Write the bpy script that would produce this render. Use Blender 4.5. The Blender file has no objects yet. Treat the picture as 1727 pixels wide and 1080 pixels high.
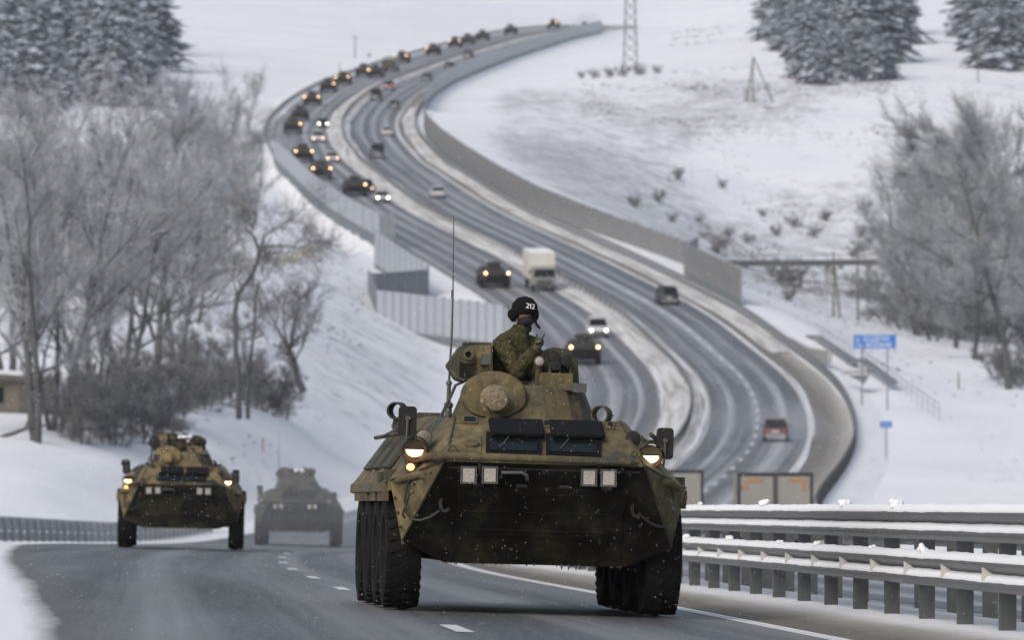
import bpy, bmesh, math, random
import numpy as np
from mathutils import Vector, Matrix, Euler
random.seed(7); RNG = np.random.default_rng(11)
PI = math.pi
SC = bpy.context.scene
COL = SC.collection

# ------------------------------------------------------------------ camera, sky, sun, exposure
FPX = 10620.0          # focal length in photograph pixels (1727 wide): a long telephoto lens
HOR = 300.0            # photograph row of the true horizon
cd = bpy.data.cameras.new('camera'); cam = bpy.data.objects.new('camera', cd); COL.objects.link(cam)
cd.sensor_width = 36.0; cd.lens = 36.0*FPX/1727.0
cd.clip_start = 1.0; cd.clip_end = 6000.0
cam.rotation_euler = (PI/2 - math.atan((540-HOR)/FPX), 0, 0)
cd.dof.use_dof = True; cd.dof.focus_distance = 60.0; cd.dof.aperture_fstop = 4.6
SC.camera = cam

wd = bpy.data.worlds.new('World'); SC.world = wd; wd.use_nodes = True
nt = wd.node_tree; bg = nt.nodes['Background']
sky = nt.nodes.new('ShaderNodeTexSky'); sky.sky_type = 'NISHITA'; sky.sun_disc = False
SUN_EL, SUN_AZ = math.radians(42), math.radians(215)      # azimuth clockwise from +Y
sky.sun_elevation = SUN_EL; sky.sun_rotation = SUN_AZ
sky.air_density = 1.2; sky.dust_density = 4.0; sky.ozone_density = 1.0
hs = nt.nodes.new('ShaderNodeHueSaturation'); hs.inputs['Saturation'].default_value = 0.82
nt.links.new(sky.outputs[0], hs.inputs['Color']); nt.links.new(hs.outputs[0], bg.inputs['Color'])
bg.inputs['Strength'].default_value = 0.115
sd = bpy.data.lights.new('sun', 'SUN'); sd.energy = 0.9; sd.angle = math.radians(35); sd.color = (1.0, 0.97, 0.93)
sun = bpy.data.objects.new('sun', sd); COL.objects.link(sun)
sdir = Vector((math.sin(SUN_AZ)*math.cos(SUN_EL), math.cos(SUN_AZ)*math.cos(SUN_EL), math.sin(SUN_EL)))
sun.rotation_euler = sdir.to_track_quat('Z', 'Y').to_euler(); sun.location = (-60, -40, 120)
SC.view_settings.view_transform = 'Standard'; SC.view_settings.look = 'None'
SC.view_settings.exposure = 0.28; SC.view_settings.gamma = 1.0; SC.view_settings.use_curve_mapping = False
SC.render.engine = 'CYCLES'
SC.cycles.max_bounces = 6; SC.cycles.diffuse_bounces = 3; SC.cycles.glossy_bounces = 2
SC.cycles.transmission_bounces = 3; SC.cycles.volume_bounces = 1; SC.cycles.transparent_max_bounces = 6
SC.cycles.use_denoising = True
SC.cycles.sample_clamp_indirect = 6.0

# ------------------------------------------------------------------ helpers
def P(px, py, Y):
    """world point seen at photograph pixel (px, py) at distance Y"""
    return Vector(((px-863.5)*Y/FPX, Y, (HOR-py)*Y/FPX))

class MB:
    def __init__(s): s.v = []; s.f = []; s.m = []
    def add(s, vs, fs, mi=0):
        b = len(s.v); s.v += [tuple(v) for v in vs]
        s.f += [tuple(b+i for i in f) for f in fs]; s.m += [mi]*len(fs); return s
    def box(s, c, sz, rot=None, mi=0):
        hx, hy, hz = sz[0]/2, sz[1]/2, sz[2]/2
        vs = [Vector((x, y, z)) for x in (-hx, hx) for y in (-hy, hy) for z in (-hz, hz)]
        if rot is not None:
            R = Euler(rot).to_matrix(); vs = [R@v for v in vs]
        c = Vector(c)
        return s.add([v+c for v in vs], [(0,1,3,2),(4,6,7,5),(0,4,5,1),(2,3,7,6),(0,2,6,4),(1,5,7,3)], mi)
    def hull(s, pts, mi=0, bevel=0.0, pick=None):
        bm = bmesh.new()
        for p in pts: bm.verts.new(p)
        r = bmesh.ops.convex_hull(bm, input=bm.verts)
        bmesh.ops.delete(bm, geom=[v for v in bm.verts if not v.link_faces], context='VERTS')
        bmesh.ops.dissolve_limit(bm, angle_limit=0.03, verts=bm.verts, edges=bm.edges)
        if bevel: bmesh.ops.bevel(bm, geom=list(bm.edges), offset=bevel, segments=1, affect='EDGES', profile=0.5)
        bmesh.ops.recalc_face_normals(bm, faces=bm.faces)
        bm.verts.index_update(); b = len(s.v)
        s.v += [tuple(v.co) for v in bm.verts]
        for f in bm.faces:
            s.f.append(tuple(b+v.index for v in f.verts)); s.m.append(pick(f) if pick else mi)
        bm.free(); return s
    def prism(s, poly, a, b, axis='y', mi=0):
        """poly: 2-D outline; extruded from a to b along axis ('y': poly is (x,z); 'x': (y,z); 'z': (x,y))"""
        def mk(p, t): return {'y': (p[0], t, p[1]), 'x': (t, p[0], p[1]), 'z': (p[0], p[1], t)}[axis]
        n = len(poly); vs = [mk(p, a) for p in poly]+[mk(p, b) for p in poly]
        fs = [tuple(range(n))[::-1], tuple(range(n, 2*n))]+[(i, (i+1) % n, n+(i+1) % n, n+i) for i in range(n)]
        return s.add(vs, fs, mi)
    def tube(s, pts, r, n=8, mi=0, cap=True):
        pts = [Vector(p) for p in pts]; rs = r if isinstance(r, (list, tuple)) else [r]*len(pts)
        rings = []; up = None
        for i, p in enumerate(pts):
            t = (pts[min(i+1, len(pts)-1)]-pts[max(i-1, 0)])
            t = t.normalized() if t.length > 1e-9 else Vector((0, 0, 1))
            if up is None or abs(up.dot(t)) > 0.95: up = Vector((0, 0, 1)) if abs(t.z) < 0.9 else Vector((1, 0, 0))
            a = t.cross(up).normalized(); b = a.cross(t).normalized(); up = b
            rings.append([p+rs[i]*(math.cos(2*PI*k/n)*a+math.sin(2*PI*k/n)*b) for k in range(n)])
        vs = [v for ring in rings for v in ring]; fs = []
        for i in range(len(rings)-1):
            for k in range(n):
                fs.append((i*n+k, i*n+(k+1) % n, (i+1)*n+(k+1) % n, (i+1)*n+k))
        if cap: fs += [tuple(range(n))[::-1], tuple(range((len(rings)-1)*n, len(rings)*n))]
        return s.add(vs, fs, mi)
    def lathe(s, prof, c=(0,0,0), axis='z', n=24, mi=0, rot=None, capped=True, arc=2*PI):
        """prof: (radius, height) list revolved about axis through c"""
        vs = []; c = Vector(c); full = abs(arc-2*PI) < 1e-6; m = n if full else n+1
        R = Euler(rot).to_matrix() if rot is not None else None
        for (r, h) in prof:
            for k in range(m):
                a = arc*k/n
                v = {'z': Vector((r*math.cos(a), r*math.sin(a), h)), 'y': Vector((r*math.cos(a), h, r*math.sin(a))),
                     'x': Vector((h, r*math.cos(a), r*math.sin(a)))}[axis]
                if R: v = R@v
                vs.append(v+c)
        fs = []
        for i in range(len(prof)-1):
            for k in range(n if full else n):
                k2 = (k+1) % m
                fs.append((i*m+k, i*m+k2, (i+1)*m+k2, (i+1)*m+k))
        if capped and full:
            fs += [tuple(range(m))[::-1], tuple(range((len(prof)-1)*m, len(prof)*m))]
        return s.add(vs, fs, mi)
    def ball(s, c, r, n=12, m=8, mi=0, rot=None):
        r = (r, r, r) if not isinstance(r, (tuple, list)) else r
        vs = []; c = Vector(c); R = Euler(rot).to_matrix() if rot is not None else None
        for i in range(m+1):
            th = PI*i/m
            for k in range(n):
                a = 2*PI*k/n
                v = Vector((r[0]*math.sin(th)*math.cos(a), r[1]*math.sin(th)*math.sin(a), r[2]*math.cos(th)))
                if R: v = R@v
                vs.append(v+c)
        fs = [(i*n+k, (i+1)*n+k, (i+1)*n+(k+1) % n, i*n+(k+1) % n) for i in range(m) for k in range(n)]
        return s.add(vs, fs, mi)
    def mesh(s, name, mats, smooth=False, fix=True):
        me = bpy.data.meshes.new(name); me.from_pydata(s.v, [], s.f)
        for m_ in (mats if isinstance(mats, (list, tuple)) else [mats]): me.materials.append(m_)
        me.polygons.foreach_set('material_index', s.m)
        if fix and len(s.f) < 60000:
            bm = bmesh.new(); bm.from_mesh(me); bmesh.ops.remove_doubles(bm, verts=bm.verts, dist=1e-5)
            bmesh.ops.recalc_face_normals(bm, faces=bm.faces); bm.to_mesh(me); bm.free()
        if smooth:
            me.polygons.foreach_set('use_smooth', [True]*len(me.polygons))
            if smooth != 'all': me.set_sharp_from_angle(angle=math.radians(38))
        me.update(); return me
    def build(s, name, mats, parent=None, smooth=False, fix=True):
        return link(name, s.mesh(name, mats, smooth, fix), parent)

def link(name, me, parent=None, loc=None, rot=None, scale=None):
    o = bpy.data.objects.new(name, me); COL.objects.link(o)
    if parent: o.parent = parent
    if loc is not None: o.location = loc
    if rot is not None: o.rotation_euler = rot
    if scale is not None: o.scale = scale if isinstance(scale, (tuple, list)) else (scale,)*3
    return o
def tag(o, label=None, cat=None, group=None, kind=None):
    if label: o['label'] = label
    if cat: o['category'] = cat
    if group: o['group'] = group
    if kind: o['kind'] = kind
    return o
def empty(name, loc=(0,0,0), rot=(0,0,0), scale=1.0):
    o = bpy.data.objects.new(name, None); COL.objects.link(o); o.empty_display_size = 0.2
    o.location = loc; o.rotation_euler = rot; o.scale = (scale,)*3; return o
def copy_tree(o, parent=None):
    c = o.copy(); COL.objects.link(c); c.parent = parent
    for ch in list(o.children): copy_tree(ch, c)
    return c
ORD = ['first','second','third','fourth','fifth','sixth','seventh','eighth','ninth','tenth','eleventh','twelfth','thirteenth','fourteenth',
       'fifteenth','sixteenth','seventeenth','eighteenth','nineteenth','twentieth','twenty-first','twenty-second','twenty-third','twenty-fourth','twenty-fifth',
       'twenty-sixth','twenty-seventh','twenty-eighth','twenty-ninth','thirtieth','thirty-first','thirty-second','thirty-third','thirty-fourth']

# ------------------------------------------------------------------ materials
class Mat:
    def __init__(s, name):
        s.m = bpy.data.materials.new(name); s.m.use_nodes = True; s.t = s.m.node_tree
        s.b = s.t.nodes['Principled BSDF']
    def n(s, typ, **kw):
        nd = s.t.nodes.new(typ)
        for k, v in kw.items():
            if hasattr(nd, k) and not k[0].isupper(): setattr(nd, k, v)
            else: nd.inputs[k.replace('_', ' ')].default_value = v
        return nd
    def l(s, a, b): s.t.links.new(a, b)
    def coord(s, kind='Object', scale=(1,1,1)):
        c = s.n('ShaderNodeTexCoord'); mp = s.n('ShaderNodeMapping'); mp.inputs['Scale'].default_value = scale
        s.l(c.outputs[kind], mp.inputs['Vector']); return mp.outputs[0]
    def noise(s, vec, scale, detail=4, rough=0.55, dist=0.0):
        nd = s.n('ShaderNodeTexNoise'); nd.inputs['Scale'].default_value = scale; nd.inputs['Detail'].default_value = detail
        nd.inputs['Roughness'].default_value = rough; nd.inputs['Distortion'].default_value = dist
        s.l(vec, nd.inputs['Vector']); return nd.outputs['Fac']
    def ramp(s, fac, stops, interp='LINEAR'):
        r = s.n('ShaderNodeValToRGB'); cr = r.color_ramp; cr.interpolation = interp
        while len(cr.elements) < len(stops): cr.elements.new(0.5)
        for e, (p, c) in zip(cr.elements, stops):
            e.position = p; e.color = (c, c, c, 1) if isinstance(c, (int, float)) else (*c, 1)
        s.l(fac, r.inputs[0]); return r.outputs[0]
    def mix(s, fac, a, b, mode='MIX'):
        m = s.n('ShaderNodeMix'); m.data_type = 'RGBA'; m.blend_type = mode
        for idx, val in ((0, fac), (6, a), (7, b)):
            if isinstance(val, bpy.types.NodeSocket): s.l(val, m.inputs[idx])
            elif isinstance(val, (int, float)): m.inputs[idx].default_value = val if idx == 0 else (val, val, val, 1)
            else: m.inputs[idx].default_value = (*val, 1)
        return m.outputs[2]
    def math(s, op, a, b=0.0, clamp=False):
        m = s.n('ShaderNodeMath'); m.operation = op; m.use_clamp = clamp
        for i, val in enumerate((a, b)):
            if isinstance(val, bpy.types.NodeSocket): s.l(val, m.inputs[i])
            else: m.inputs[i].default_value = val
        return m.outputs[0]
    def col(s, c):
        if isinstance(c, bpy.types.NodeSocket): s.l(c, s.b.inputs['Base Color'])
        else: s.b.inputs['Base Color'].default_value = (*c, 1)
    def set(s, **kw):
        for k, v in kw.items():
            i = s.b.inputs[k.replace('_', ' ')]
            if isinstance(v, bpy.types.NodeSocket): s.l(v, i)
            else: i.default_value = v
    def bump(s, h, strength=0.3, dist=0.02):
        b = s.n('ShaderNodeBump'); b.inputs['Strength'].default_value = strength; b.inputs['Distance'].default_value = dist
        s.l(h, b.inputs['Height']); s.l(b.outputs[0], s.b.inputs['Normal'])
    def normal_z(s):
        g = s.n('ShaderNodeNewGeometry'); x = s.n('ShaderNodeSeparateXYZ'); s.l(g.outputs['Normal'], x.inputs[0]); return x.outputs[2]

M = {}; HAZE = 0.00010
def plain(name, c, rough=0.6, metal=0.0, var=0.25, scale=6.0, bump=0.0):
    k = Mat(name); v = k.coord('Object'); f = k.noise(v, scale, 5)
    k.col(k.mix(f, tuple(x*(1-var) for x in c), tuple(min(1, x*(1+var)) for x in c)))
    k.set(Roughness=rough, Metallic=metal)
    if bump: k.bump(f, bump, 0.02)
    M[name] = k.m; return k
def glow(name, c, strength):
    k = Mat(name); k.col(c); k.set(Emission_Color=(*c, 1), Emission_Strength=strength, Roughness=0.3); M[name] = k.m

# snow on the fields, with dead grass showing where the vertex attribute says the sward is thin
k = Mat('snow'); v = k.coord('Object'); big = k.noise(v, 0.05, 4); fine = k.noise(v, 1.3, 6, 0.65)
base = k.mix(k.ramp(big, [(0.3, 0.0), (0.7, 1.0)]), (0.77, 0.79, 0.83), (0.86, 0.87, 0.89))
at = k.n('ShaderNodeAttribute'); at.attribute_name = 'grass'
vs_ = k.coord('Object', (0.26, 0.16, 0.25)); g1 = k.noise(vs_, 1.0, 7, 0.72, 0.4); g2 = k.noise(v, 0.9, 5, 0.7)
gm = k.math('ADD', k.math('MULTIPLY', g1, 0.62), k.math('MULTIPLY', g2, 0.38))
thr = k.math('SUBTRACT', gm, k.math('SUBTRACT', 0.688, k.math('MULTIPLY', at.outputs['Fac'], 0.37)))
gmask = k.math('MULTIPLY', thr, 7.0, True)
gcol = k.mix(fine, (0.22, 0.217, 0.222), (0.44, 0.445, 0.46))
k.col(k.mix(k.math('MULTIPLY', gmask, 0.8), base, gcol))
k.set(Roughness=0.75, Specular_IOR_Level=0.25)
bmp = k.math('ADD', fine, k.math('MULTIPLY', k.noise(v, 0.25, 5, 0.6), 2.5)); k.bump(bmp, 0.35, 0.25)
M['snow'] = k.m
# trampled, salted snow on verges and the median: UV is (offset from the median, distance)
def slushy(name, c0, c1, c2, lo, hi, su=0.9, sv=0.03):
    k = Mat(name); v = k.coord('UV', (su, sv, 1)); a = k.noise(v, 1.6, 6, 0.62, 0.3)
    v2 = k.coord('Object'); b = k.noise(v2, 1.4, 6, 0.7)
    f = k.math('ADD', k.math('MULTIPLY', a, 0.65), k.math('MULTIPLY', b, 0.35))
    k.col(k.ramp(f, [(lo, c0), ((lo+hi)/2, c1), (hi, c2)])); k.set(Roughness=0.7, Specular_IOR_Level=0.3)
    k.bump(b, 0.5, 0.06); M[name] = k.m
slushy('median_snow', (0.20, 0.18, 0.155), (0.50, 0.48, 0.455), (0.76, 0.77, 0.78), 0.34, 0.60)
k = Mat('near_median_snow'); v2 = k.coord('Object'); b_ = k.noise(v2, 2.2, 7, 0.72); a_ = k.noise(k.coord('UV', (0.8, 0.06, 1)), 1.0, 5, 0.6)
uvn = k.n('ShaderNodeUVMap'); uvn.uv_map = 'UVMap'; sx = k.n('ShaderNodeSeparateXYZ'); k.l(uvn.outputs[0], sx.inputs[0])
uu = k.math('ADD', sx.outputs[0], k.math('MULTIPLY', k.math('SUBTRACT', a_, 0.5), 0.7)); uu = k.math('ADD', uu, k.math('MULTIPLY', k.math('SUBTRACT', b_, 0.5), 0.45))
c = k.ramp(k.math('MULTIPLY', k.math('ADD', uu, 1.6), 0.33), [(0.02, (0.15, 0.14, 0.125)), (0.16, (0.17, 0.155, 0.13)), (0.30, (0.36, 0.345, 0.32)), (0.42, (0.74, 0.74, 0.75)), (0.75, (0.82, 0.83, 0.85))])
c = k.mix(k.ramp(b_, [(0.55, 0.0), (0.75, 0.6)]), c, (0.30, 0.28, 0.26)); k.col(c); k.set(Roughness=0.75, Specular_IOR_Level=0.2); k.bump(b_, 0.8, 0.12); M['near_median_snow'] = k.m
k = Mat('shoulder_slush'); a_ = k.noise(k.coord('UV', (0.9, 0.012, 1)), 1.6, 6, 0.62, 0.3); b_ = k.noise(k.coord('Object'), 0.9, 6, 0.7); uvn = k.n('ShaderNodeUVMap'); uvn.uv_map = 'UVMap'; sx = k.n('ShaderNodeSeparateXYZ'); k.l(uvn.outputs[0], sx.inputs[0])
uu = k.math('ADD', sx.outputs[0], k.math('MULTIPLY', k.math('SUBTRACT', a_, 0.5), 1.6)); c = k.ramp(k.math('MULTIPLY', k.math('SUBTRACT', uu, 9.0), 0.33), [(0.0, (0.40, 0.395, 0.385)), (0.16, (0.17, 0.162, 0.15)), (0.42, (0.19, 0.175, 0.155)), (0.72, (0.33, 0.31, 0.28)), (0.95, (0.52, 0.505, 0.48))])
c = k.mix(k.ramp(b_, [(0.5, 0.0), (0.75, 0.5)]), c, (0.14, 0.13, 0.115)); k.col(c); k.set(Roughness=0.7, Specular_IOR_Level=0.3); k.bump(b_, 0.4, 0.05); M['shoulder_slush'] = k.m
slushy('verge_snow', (0.58, 0.56, 0.53), (0.76, 0.77, 0.79), (0.84, 0.85, 0.87), 0.28, 0.5)
# wet asphalt with slush streaks that follow the lanes
def asphalt(name, dark, light, slush, amt, wear, lanes, dirt=(0.11, 0.096, 0.078), ew=1.0):
    k = Mat(name); vo = k.coord('Object')
    st = k.noise(k.coord('UV', (1.3, 0.004, 1)), 1.0, 5, 0.6, 0.25); st2 = k.noise(k.coord('UV', (4.0, 0.012, 1)), 1.0, 4, 0.6, 0.2)
    grain = k.noise(k.coord('UV', (22, 1.8, 1)), 1.0, 5, 0.85); blotch = k.noise(k.coord('UV', (0.8, 0.025, 1)), 1.0, 6, 0.65); patch = k.noise(k.coord('UV', (0.5, 0.05, 1)), 1.0, 5, 0.6, 0.4)
    base = k.mix(k.ramp(grain, [(0.43, 0.0), (0.57, 1.0)]), dark, light); base = k.mix(k.ramp(blotch, [(0.35, 0.0), (0.7, 0.55)]), base, tuple(x*0.6 for x in dark))
    uvn = k.n('ShaderNodeUVMap'); uvn.uv_map = 'UVMap'; sx = k.n('ShaderNodeSeparateXYZ'); k.l(uvn.outputs[0], sx.inputs[0]); u = sx.outputs[0]
    # slush ridges lie between and beside the wheel tracks of each lane
    rid = None
    for c in lanes:
        for w in (-1.85, 0.0, 1.85):
            d = k.math('ABSOLUTE', k.math('SUBTRACT', u, c+w)); g = k.math('SUBTRACT', 1.0, k.math('MULTIPLY', d, 1.6), True)
            rid = g if rid is None else k.math('MAXIMUM', rid, g)
    sm = k.math('ADD', k.math('MULTIPLY', st, 0.55), k.math('MULTIPLY', st2, 0.25)); sm = k.math('ADD', sm, k.math('MULTIPLY', rid, 0.15)); sm = k.math('ADD', sm, k.math('MULTIPLY', patch, 0.14))
    sm = k.ramp(sm, [(0.48, 0.0), (0.68, 1.0)]); c = k.mix(k.math('MULTIPLY', sm, amt), base, slush)
    # grit, then snow, creeping in from the edges
    en = k.n('ShaderNodeUVMap'); en.uv_map = 'edge'; ex = k.n('ShaderNodeSeparateXYZ'); k.l(en.outputs[0], ex.inputs[0]); ed = k.math('MINIMUM', ex.outputs[0], ex.outputs[1])
    wob = k.math('MULTIPLY', k.math('SUBTRACT', k.noise(k.coord('UV', (0.9, 0.03, 1)), 1.0, 4, 0.6), 0.5), (1.0 if ew == 1.0 else 0.35)); wob2 = k.math('MULTIPLY', k.math('SUBTRACT', k.noise(k.coord('UV', (3, 0.25, 1)), 1.0, 5, 0.7), 0.5), 0.22)
    e = k.math('ADD', k.math('ADD', ed, wob), wob2)
    c = k.mix(k.ramp(k.math('MULTIPLY', e, 0.8/ew), [(0.15, 0.85), (0.85, 0.0)]), c, dirt); c = k.mix(k.ramp(k.math('MULTIPLY', e, 1.6/ew), [(0.10, 1.0), (0.60, 0.0)]), c, (0.80, 0.81, 0.83)); k.col(c)
    k.set(Roughness=k.ramp(blotch, [(0.3, wear), (0.7, wear+0.25)]), Specular_IOR_Level=0.5)
    k.bump(grain, 0.5, 0.012); M[name] = k.m
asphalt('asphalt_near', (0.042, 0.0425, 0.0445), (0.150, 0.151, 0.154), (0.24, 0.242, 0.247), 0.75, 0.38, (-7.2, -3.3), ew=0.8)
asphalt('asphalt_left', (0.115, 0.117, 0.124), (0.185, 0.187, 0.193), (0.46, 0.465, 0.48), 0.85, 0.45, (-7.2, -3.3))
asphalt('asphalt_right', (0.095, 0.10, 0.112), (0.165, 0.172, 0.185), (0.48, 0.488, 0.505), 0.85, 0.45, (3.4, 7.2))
plain('line_paint', (0.62, 0.62, 0.62), 0.6, 0, 0.25, 9.0)
plain('worn_paint', (0.40, 0.40, 0.40), 0.6, 0, 0.35, 3.0)
plain('rail_pale', (0.34, 0.345, 0.35), 0.6, 0.0, 0.2, 2.0)
plain('galvanised', (0.17, 0.178, 0.185), 0.55, 0.3, 0.25, 5.0)
plain('post_steel', (0.085, 0.09, 0.09), 0.7, 0.1, 0.4, 7.0, 0.1)
plain('dull_rail', (0.17, 0.172, 0.175), 0.6, 0.2, 0.35, 2.0)
plain('packed_snow', (0.84, 0.855, 0.88), 0.7, 0, 0.05, 12.0, 0.3)
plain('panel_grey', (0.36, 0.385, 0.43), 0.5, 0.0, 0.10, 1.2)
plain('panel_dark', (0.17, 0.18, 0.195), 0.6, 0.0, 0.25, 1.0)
plain('panel_dirty', (0.20, 0.197, 0.195), 0.65, 0.0, 0.3, 0.9)
plain('panel_teal', (0.22, 0.255, 0.28), 0.35, 0.0, 0.15, 0.6)
plain('barrier_post', (0.20, 0.225, 0.26), 0.5, 0.1, 0.15, 2.0)
plain('plinth_teal', (0.13, 0.155, 0.165), 0.7, 0, 0.2, 1.0)
plain('concrete', (0.34, 0.34, 0.335), 0.8, 0, 0.2, 1.5)
plain('dark_metal', (0.085, 0.085, 0.085), 0.5, 0.2, 0.3, 8.0)
plain('black_rubber', (0.007, 0.007, 0.0075), 0.85, 0, 0.5, 14.0, 0.3).set(Specular_IOR_Level=0.15)
plain('wood_pole', (0.13, 0.115, 0.10), 0.85, 0, 0.3, 2.0)
# ------------------------------------------------------------------ the lie of the land
def smooth_table(tab, win):
    t = np.array(tab, float); g = np.arange(-60, 2460, 2.0)
    y = np.interp(g, t[:, 0], t[:, 1])
    # straight-line continuation before the first entry
    s = (t[1, 1]-t[0, 1])/(t[1, 0]-t[0, 0]); y = np.where(g < t[0, 0], t[0, 1]+(g-t[0, 0])*s, y)
    s = (t[-1, 1]-t[-2, 1])/(t[-1, 0]-t[-2, 0]); y = np.where(g > t[-1, 0], t[-1, 1]+(g-t[-1, 0])*s, y)
    n = int(win/2)
    for _ in range(2):
        kk = np.ones(2*n+1)/(2*n+1); y = np.convolve(np.pad(y, n, mode='edge'), kk, 'valid')
    return lambda Y: np.interp(Y, g, y)
zc = smooth_table([(0,-1.07),(60,-4.16),(141,-8.42),(210,-12.48),(260,-14.7),(310,-16.4),(360,-17.4),(415,-17.6),(460,-17.2),(500,-16.4),(525,-15.7),
    (570,-13.8),(620,-11.1),(690,-7.3),(770,-3.2),(850,1.0),(950,6.2),(1050,11.3),(1150,16.5),(1250,21.6),(1350,26.8),(1450,31.7),(1550,36.0),
    (1650,39.3),(1750,41.5),(1850,42.6),(2000,42.5),(2400,36)], 14)
XM = smooth_table([(0,7.4),(50,4.3),(80,2.6),(105,1.0),(141,-0.2),(175,-0.2),(210,0.3),(250,0.6),(300,2.2),(338,4.8),(375,7.7),(400,9.6),(428,11.3),(459,12.6),
    (486,13.3),(509,13.3),(525,12.9),(581,10.1),(607,7.5),(626,5.3),(658,1.4),(674,-0.5),(721,-6.7),(757,-11.0),(790,-14.2),(850,-19.4),(872,-21.6),
    (952,-26.3),(1009,-27.7),(1070,-27.3),(1115,-26.2),(1167,-24.0),(1283,-15.3),(1335,-10.0),(1450,0.3),(1515,6.7),(1620,17.6),(1670,24),(1780,37),
    (1900,50),(2400,100)], 12)
_cs = lambda Y: 0.031*np.clip((330-np.asarray(Y, float))/120, 0, 1)
def road_z(off, Y): return zc(Y) - _cs(Y)*(off+3.5)
def RP(off, Y, dz=0.0):
    return Vector((float(XM(Y))+off, float(Y), float(road_z(off, Y))+dz))
def heading(Y):
    return math.atan2(float(XM(Y+3)-XM(Y-3)), 6.0)     # angle of the road from +Y towards +X
def grade(Y): return math.atan2(float(zc(Y+4)-zc(Y-4)), 8.0)
def row_of(off, Y): return HOR-road_z(off, Y)*FPX/Y

_CP = [(-700,1010,80),(-300,960,110),(-700,905,150),(-200,885,190),(100,872,215),(300,852,232),(560,842,252),(100,800,255),(-300,800,260),(400,775,285),
 (60,742,300),(-400,740,310),(600,790,280),(250,720,318),(400,702,332),(500,664,365),(600,700,345),(300,610,400),(60,610,400),(-400,600,410),
 (620,612,480),(560,560,475),(480,560,450),(600,500,585),(560,470,580),(480,452,560),(550,402,660),(400,442,555),(100,470,540),(-400,470,540),
 (300,395,640),(450,345,755),(100,350,700),(420,252,885),(440,192,1000),(300,208,950),(100,172,1010),(-400,180,1000),(400,100,1260),(500,122,1200),
 (280,35,1500),(560,42,1500),(100,32,1460),(-500,30,1460),(0,0,1620),(800,22,1720),(1000,18,1820),(600,0,1820),(300,-70,2200),(1000,-50,2300),(1500,-90,2250),(-600,-80,2200),(2200,-90,2200),
 (1727,1130,60),(2200,1100,60),(1727,1000,110),(2300,1000,120),(1900,930,200),(1500,900,255),(1727,880,275),(2200,880,260),(1600,812,355),(1500,785,390),(1727,757,428),(2200,750,430),(1600,705,478),(1700,652,545),
 (1530,645,560),(1727,602,625),(2200,600,620),(1450,605,618),(1500,552,730),(1400,548,735),(1727,545,745),(2200,540,745),(1310,485,850),(1450,462,880),
 (1700,442,905),(2200,440,900),(1350,432,930),(1250,402,945),(1500,382,960),(1727,382,965),(1150,342,950),(1400,302,1000),(1050,285,955),(1700,282,1030),(2300,280,1030),
 (950,235,1000),(850,206,1015),(1300,222,1050),(1600,182,1085),(800,146,1170),(1000,152,1150),(1280,162,1100),(1400,137,1150),(1700,102,1205),(2300,100,1200),
 (1100,82,1350),(1250,42,1500),(1560,62,1320),(1700,32,1450),(2300,30,1450),(1300,0,1660),(1600,-20,1720)]
_CP = np.array(_CP, float)
def _uv(px, Y): return np.stack([(px-863.5)/863.5*0.9, np.log(np.maximum(Y, 5.0))*2.2], -1)
# road verge points join the set so that the fields run up to the road without cliffs
_extra = []
for Y in list(range(30, 400, 30))+list(range(400, 1800, 50)):
    for off in (-17.0, 19.0):
        X = XM(Y)+off; _extra.append(((X*FPX/Y)+863.5, HOR-(road_z(np.clip(off, -13, 13), Y)-0.6)*FPX/Y, Y))
_CP = np.concatenate([_CP, np.array(_extra)])
_c = _uv(_CP[:, 0], _CP[:, 2]); _val = _CP[:, 1]
def _phi(r): return r*r*np.log(r+1e-9)
_n = len(_c); _A = _phi(np.linalg.norm(_c[:, None]-_c[None], axis=-1)); _A += np.eye(_n)*0.06
_Pm = np.concatenate([np.ones((_n, 1)), _c], 1)
_S = np.block([[_A, _Pm], [_Pm.T, np.zeros((3, 3))]])
_w = np.linalg.solve(_S, np.concatenate([_val, np.zeros(3)]))
def field_z(X, Y):
    X = np.asarray(X, float); Y = np.asarray(Y, float); sh = X.shape; X = X.ravel(); Y = Y.ravel(); out = np.zeros(len(X))
    for i in range(0, len(X), 20000):
        x, y = X[i:i+20000], Y[i:i+20000]; px = x*FPX/np.maximum(y, 20)+863.5
        q = _uv(np.clip(px, -900, 2600), y)
        py = _phi(np.linalg.norm(q[:, None]-_c[None], axis=-1))@_w[:_n]+_w[_n]+q@_w[_n+1:]
        out[i:i+20000] = (HOR-py)*y/FPX
    return out.reshape(sh)
def sstep(a, b, x): t = np.clip((x-a)/(b-a), 0, 1); return t*t*(3-2*t)
_ph = RNG.uniform(0, 6.28, (14, 2)); _dr = RNG.uniform(0, 6.28, 14)
def bumps(X, Y):
    z = 0
    for i in range(14):
        w = 3.0*1.45**i; a = 0.012*w**0.75
        z = z+a*np.sin((X*math.cos(_dr[i])+Y*math.sin(_dr[i]))*6.283/w+_ph[i, 0])*np.sin((X*math.sin(_dr[i]+1)-Y*math.cos(_dr[i]))*6.283/(w*1.7)+_ph[i, 1])
    return z*0.3
def ground_z(X, Y):
    X = np.asarray(X, float); Y = np.asarray(Y, float); off = X-XM(Y)
    fz = field_z(X, Y)+bumps(X, Y)
    rz = road_z(np.clip(off, -13, 13), Y)-0.35-1.1*sstep(10.9, 11.9, -off)*sstep(675, 695, Y)*(1-sstep(865, 890, Y))
    w = np.where(off < 0, sstep(13.0, 22.0, -off), sstep(13.4, 24.0, off))
    w = np.maximum(w, sstep(1790, 1860, Y))
    return rz*(1-w)+fz*w
def G(px, Y, dz=0.0):
    """a point on the ground in the photograph column px at distance Y"""
    X = (px-863.5)*Y/FPX
    return Vector((X, Y, float(ground_z(X, Y))+dz))
def Gp(px, py, Y): return G(px, Y)

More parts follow.
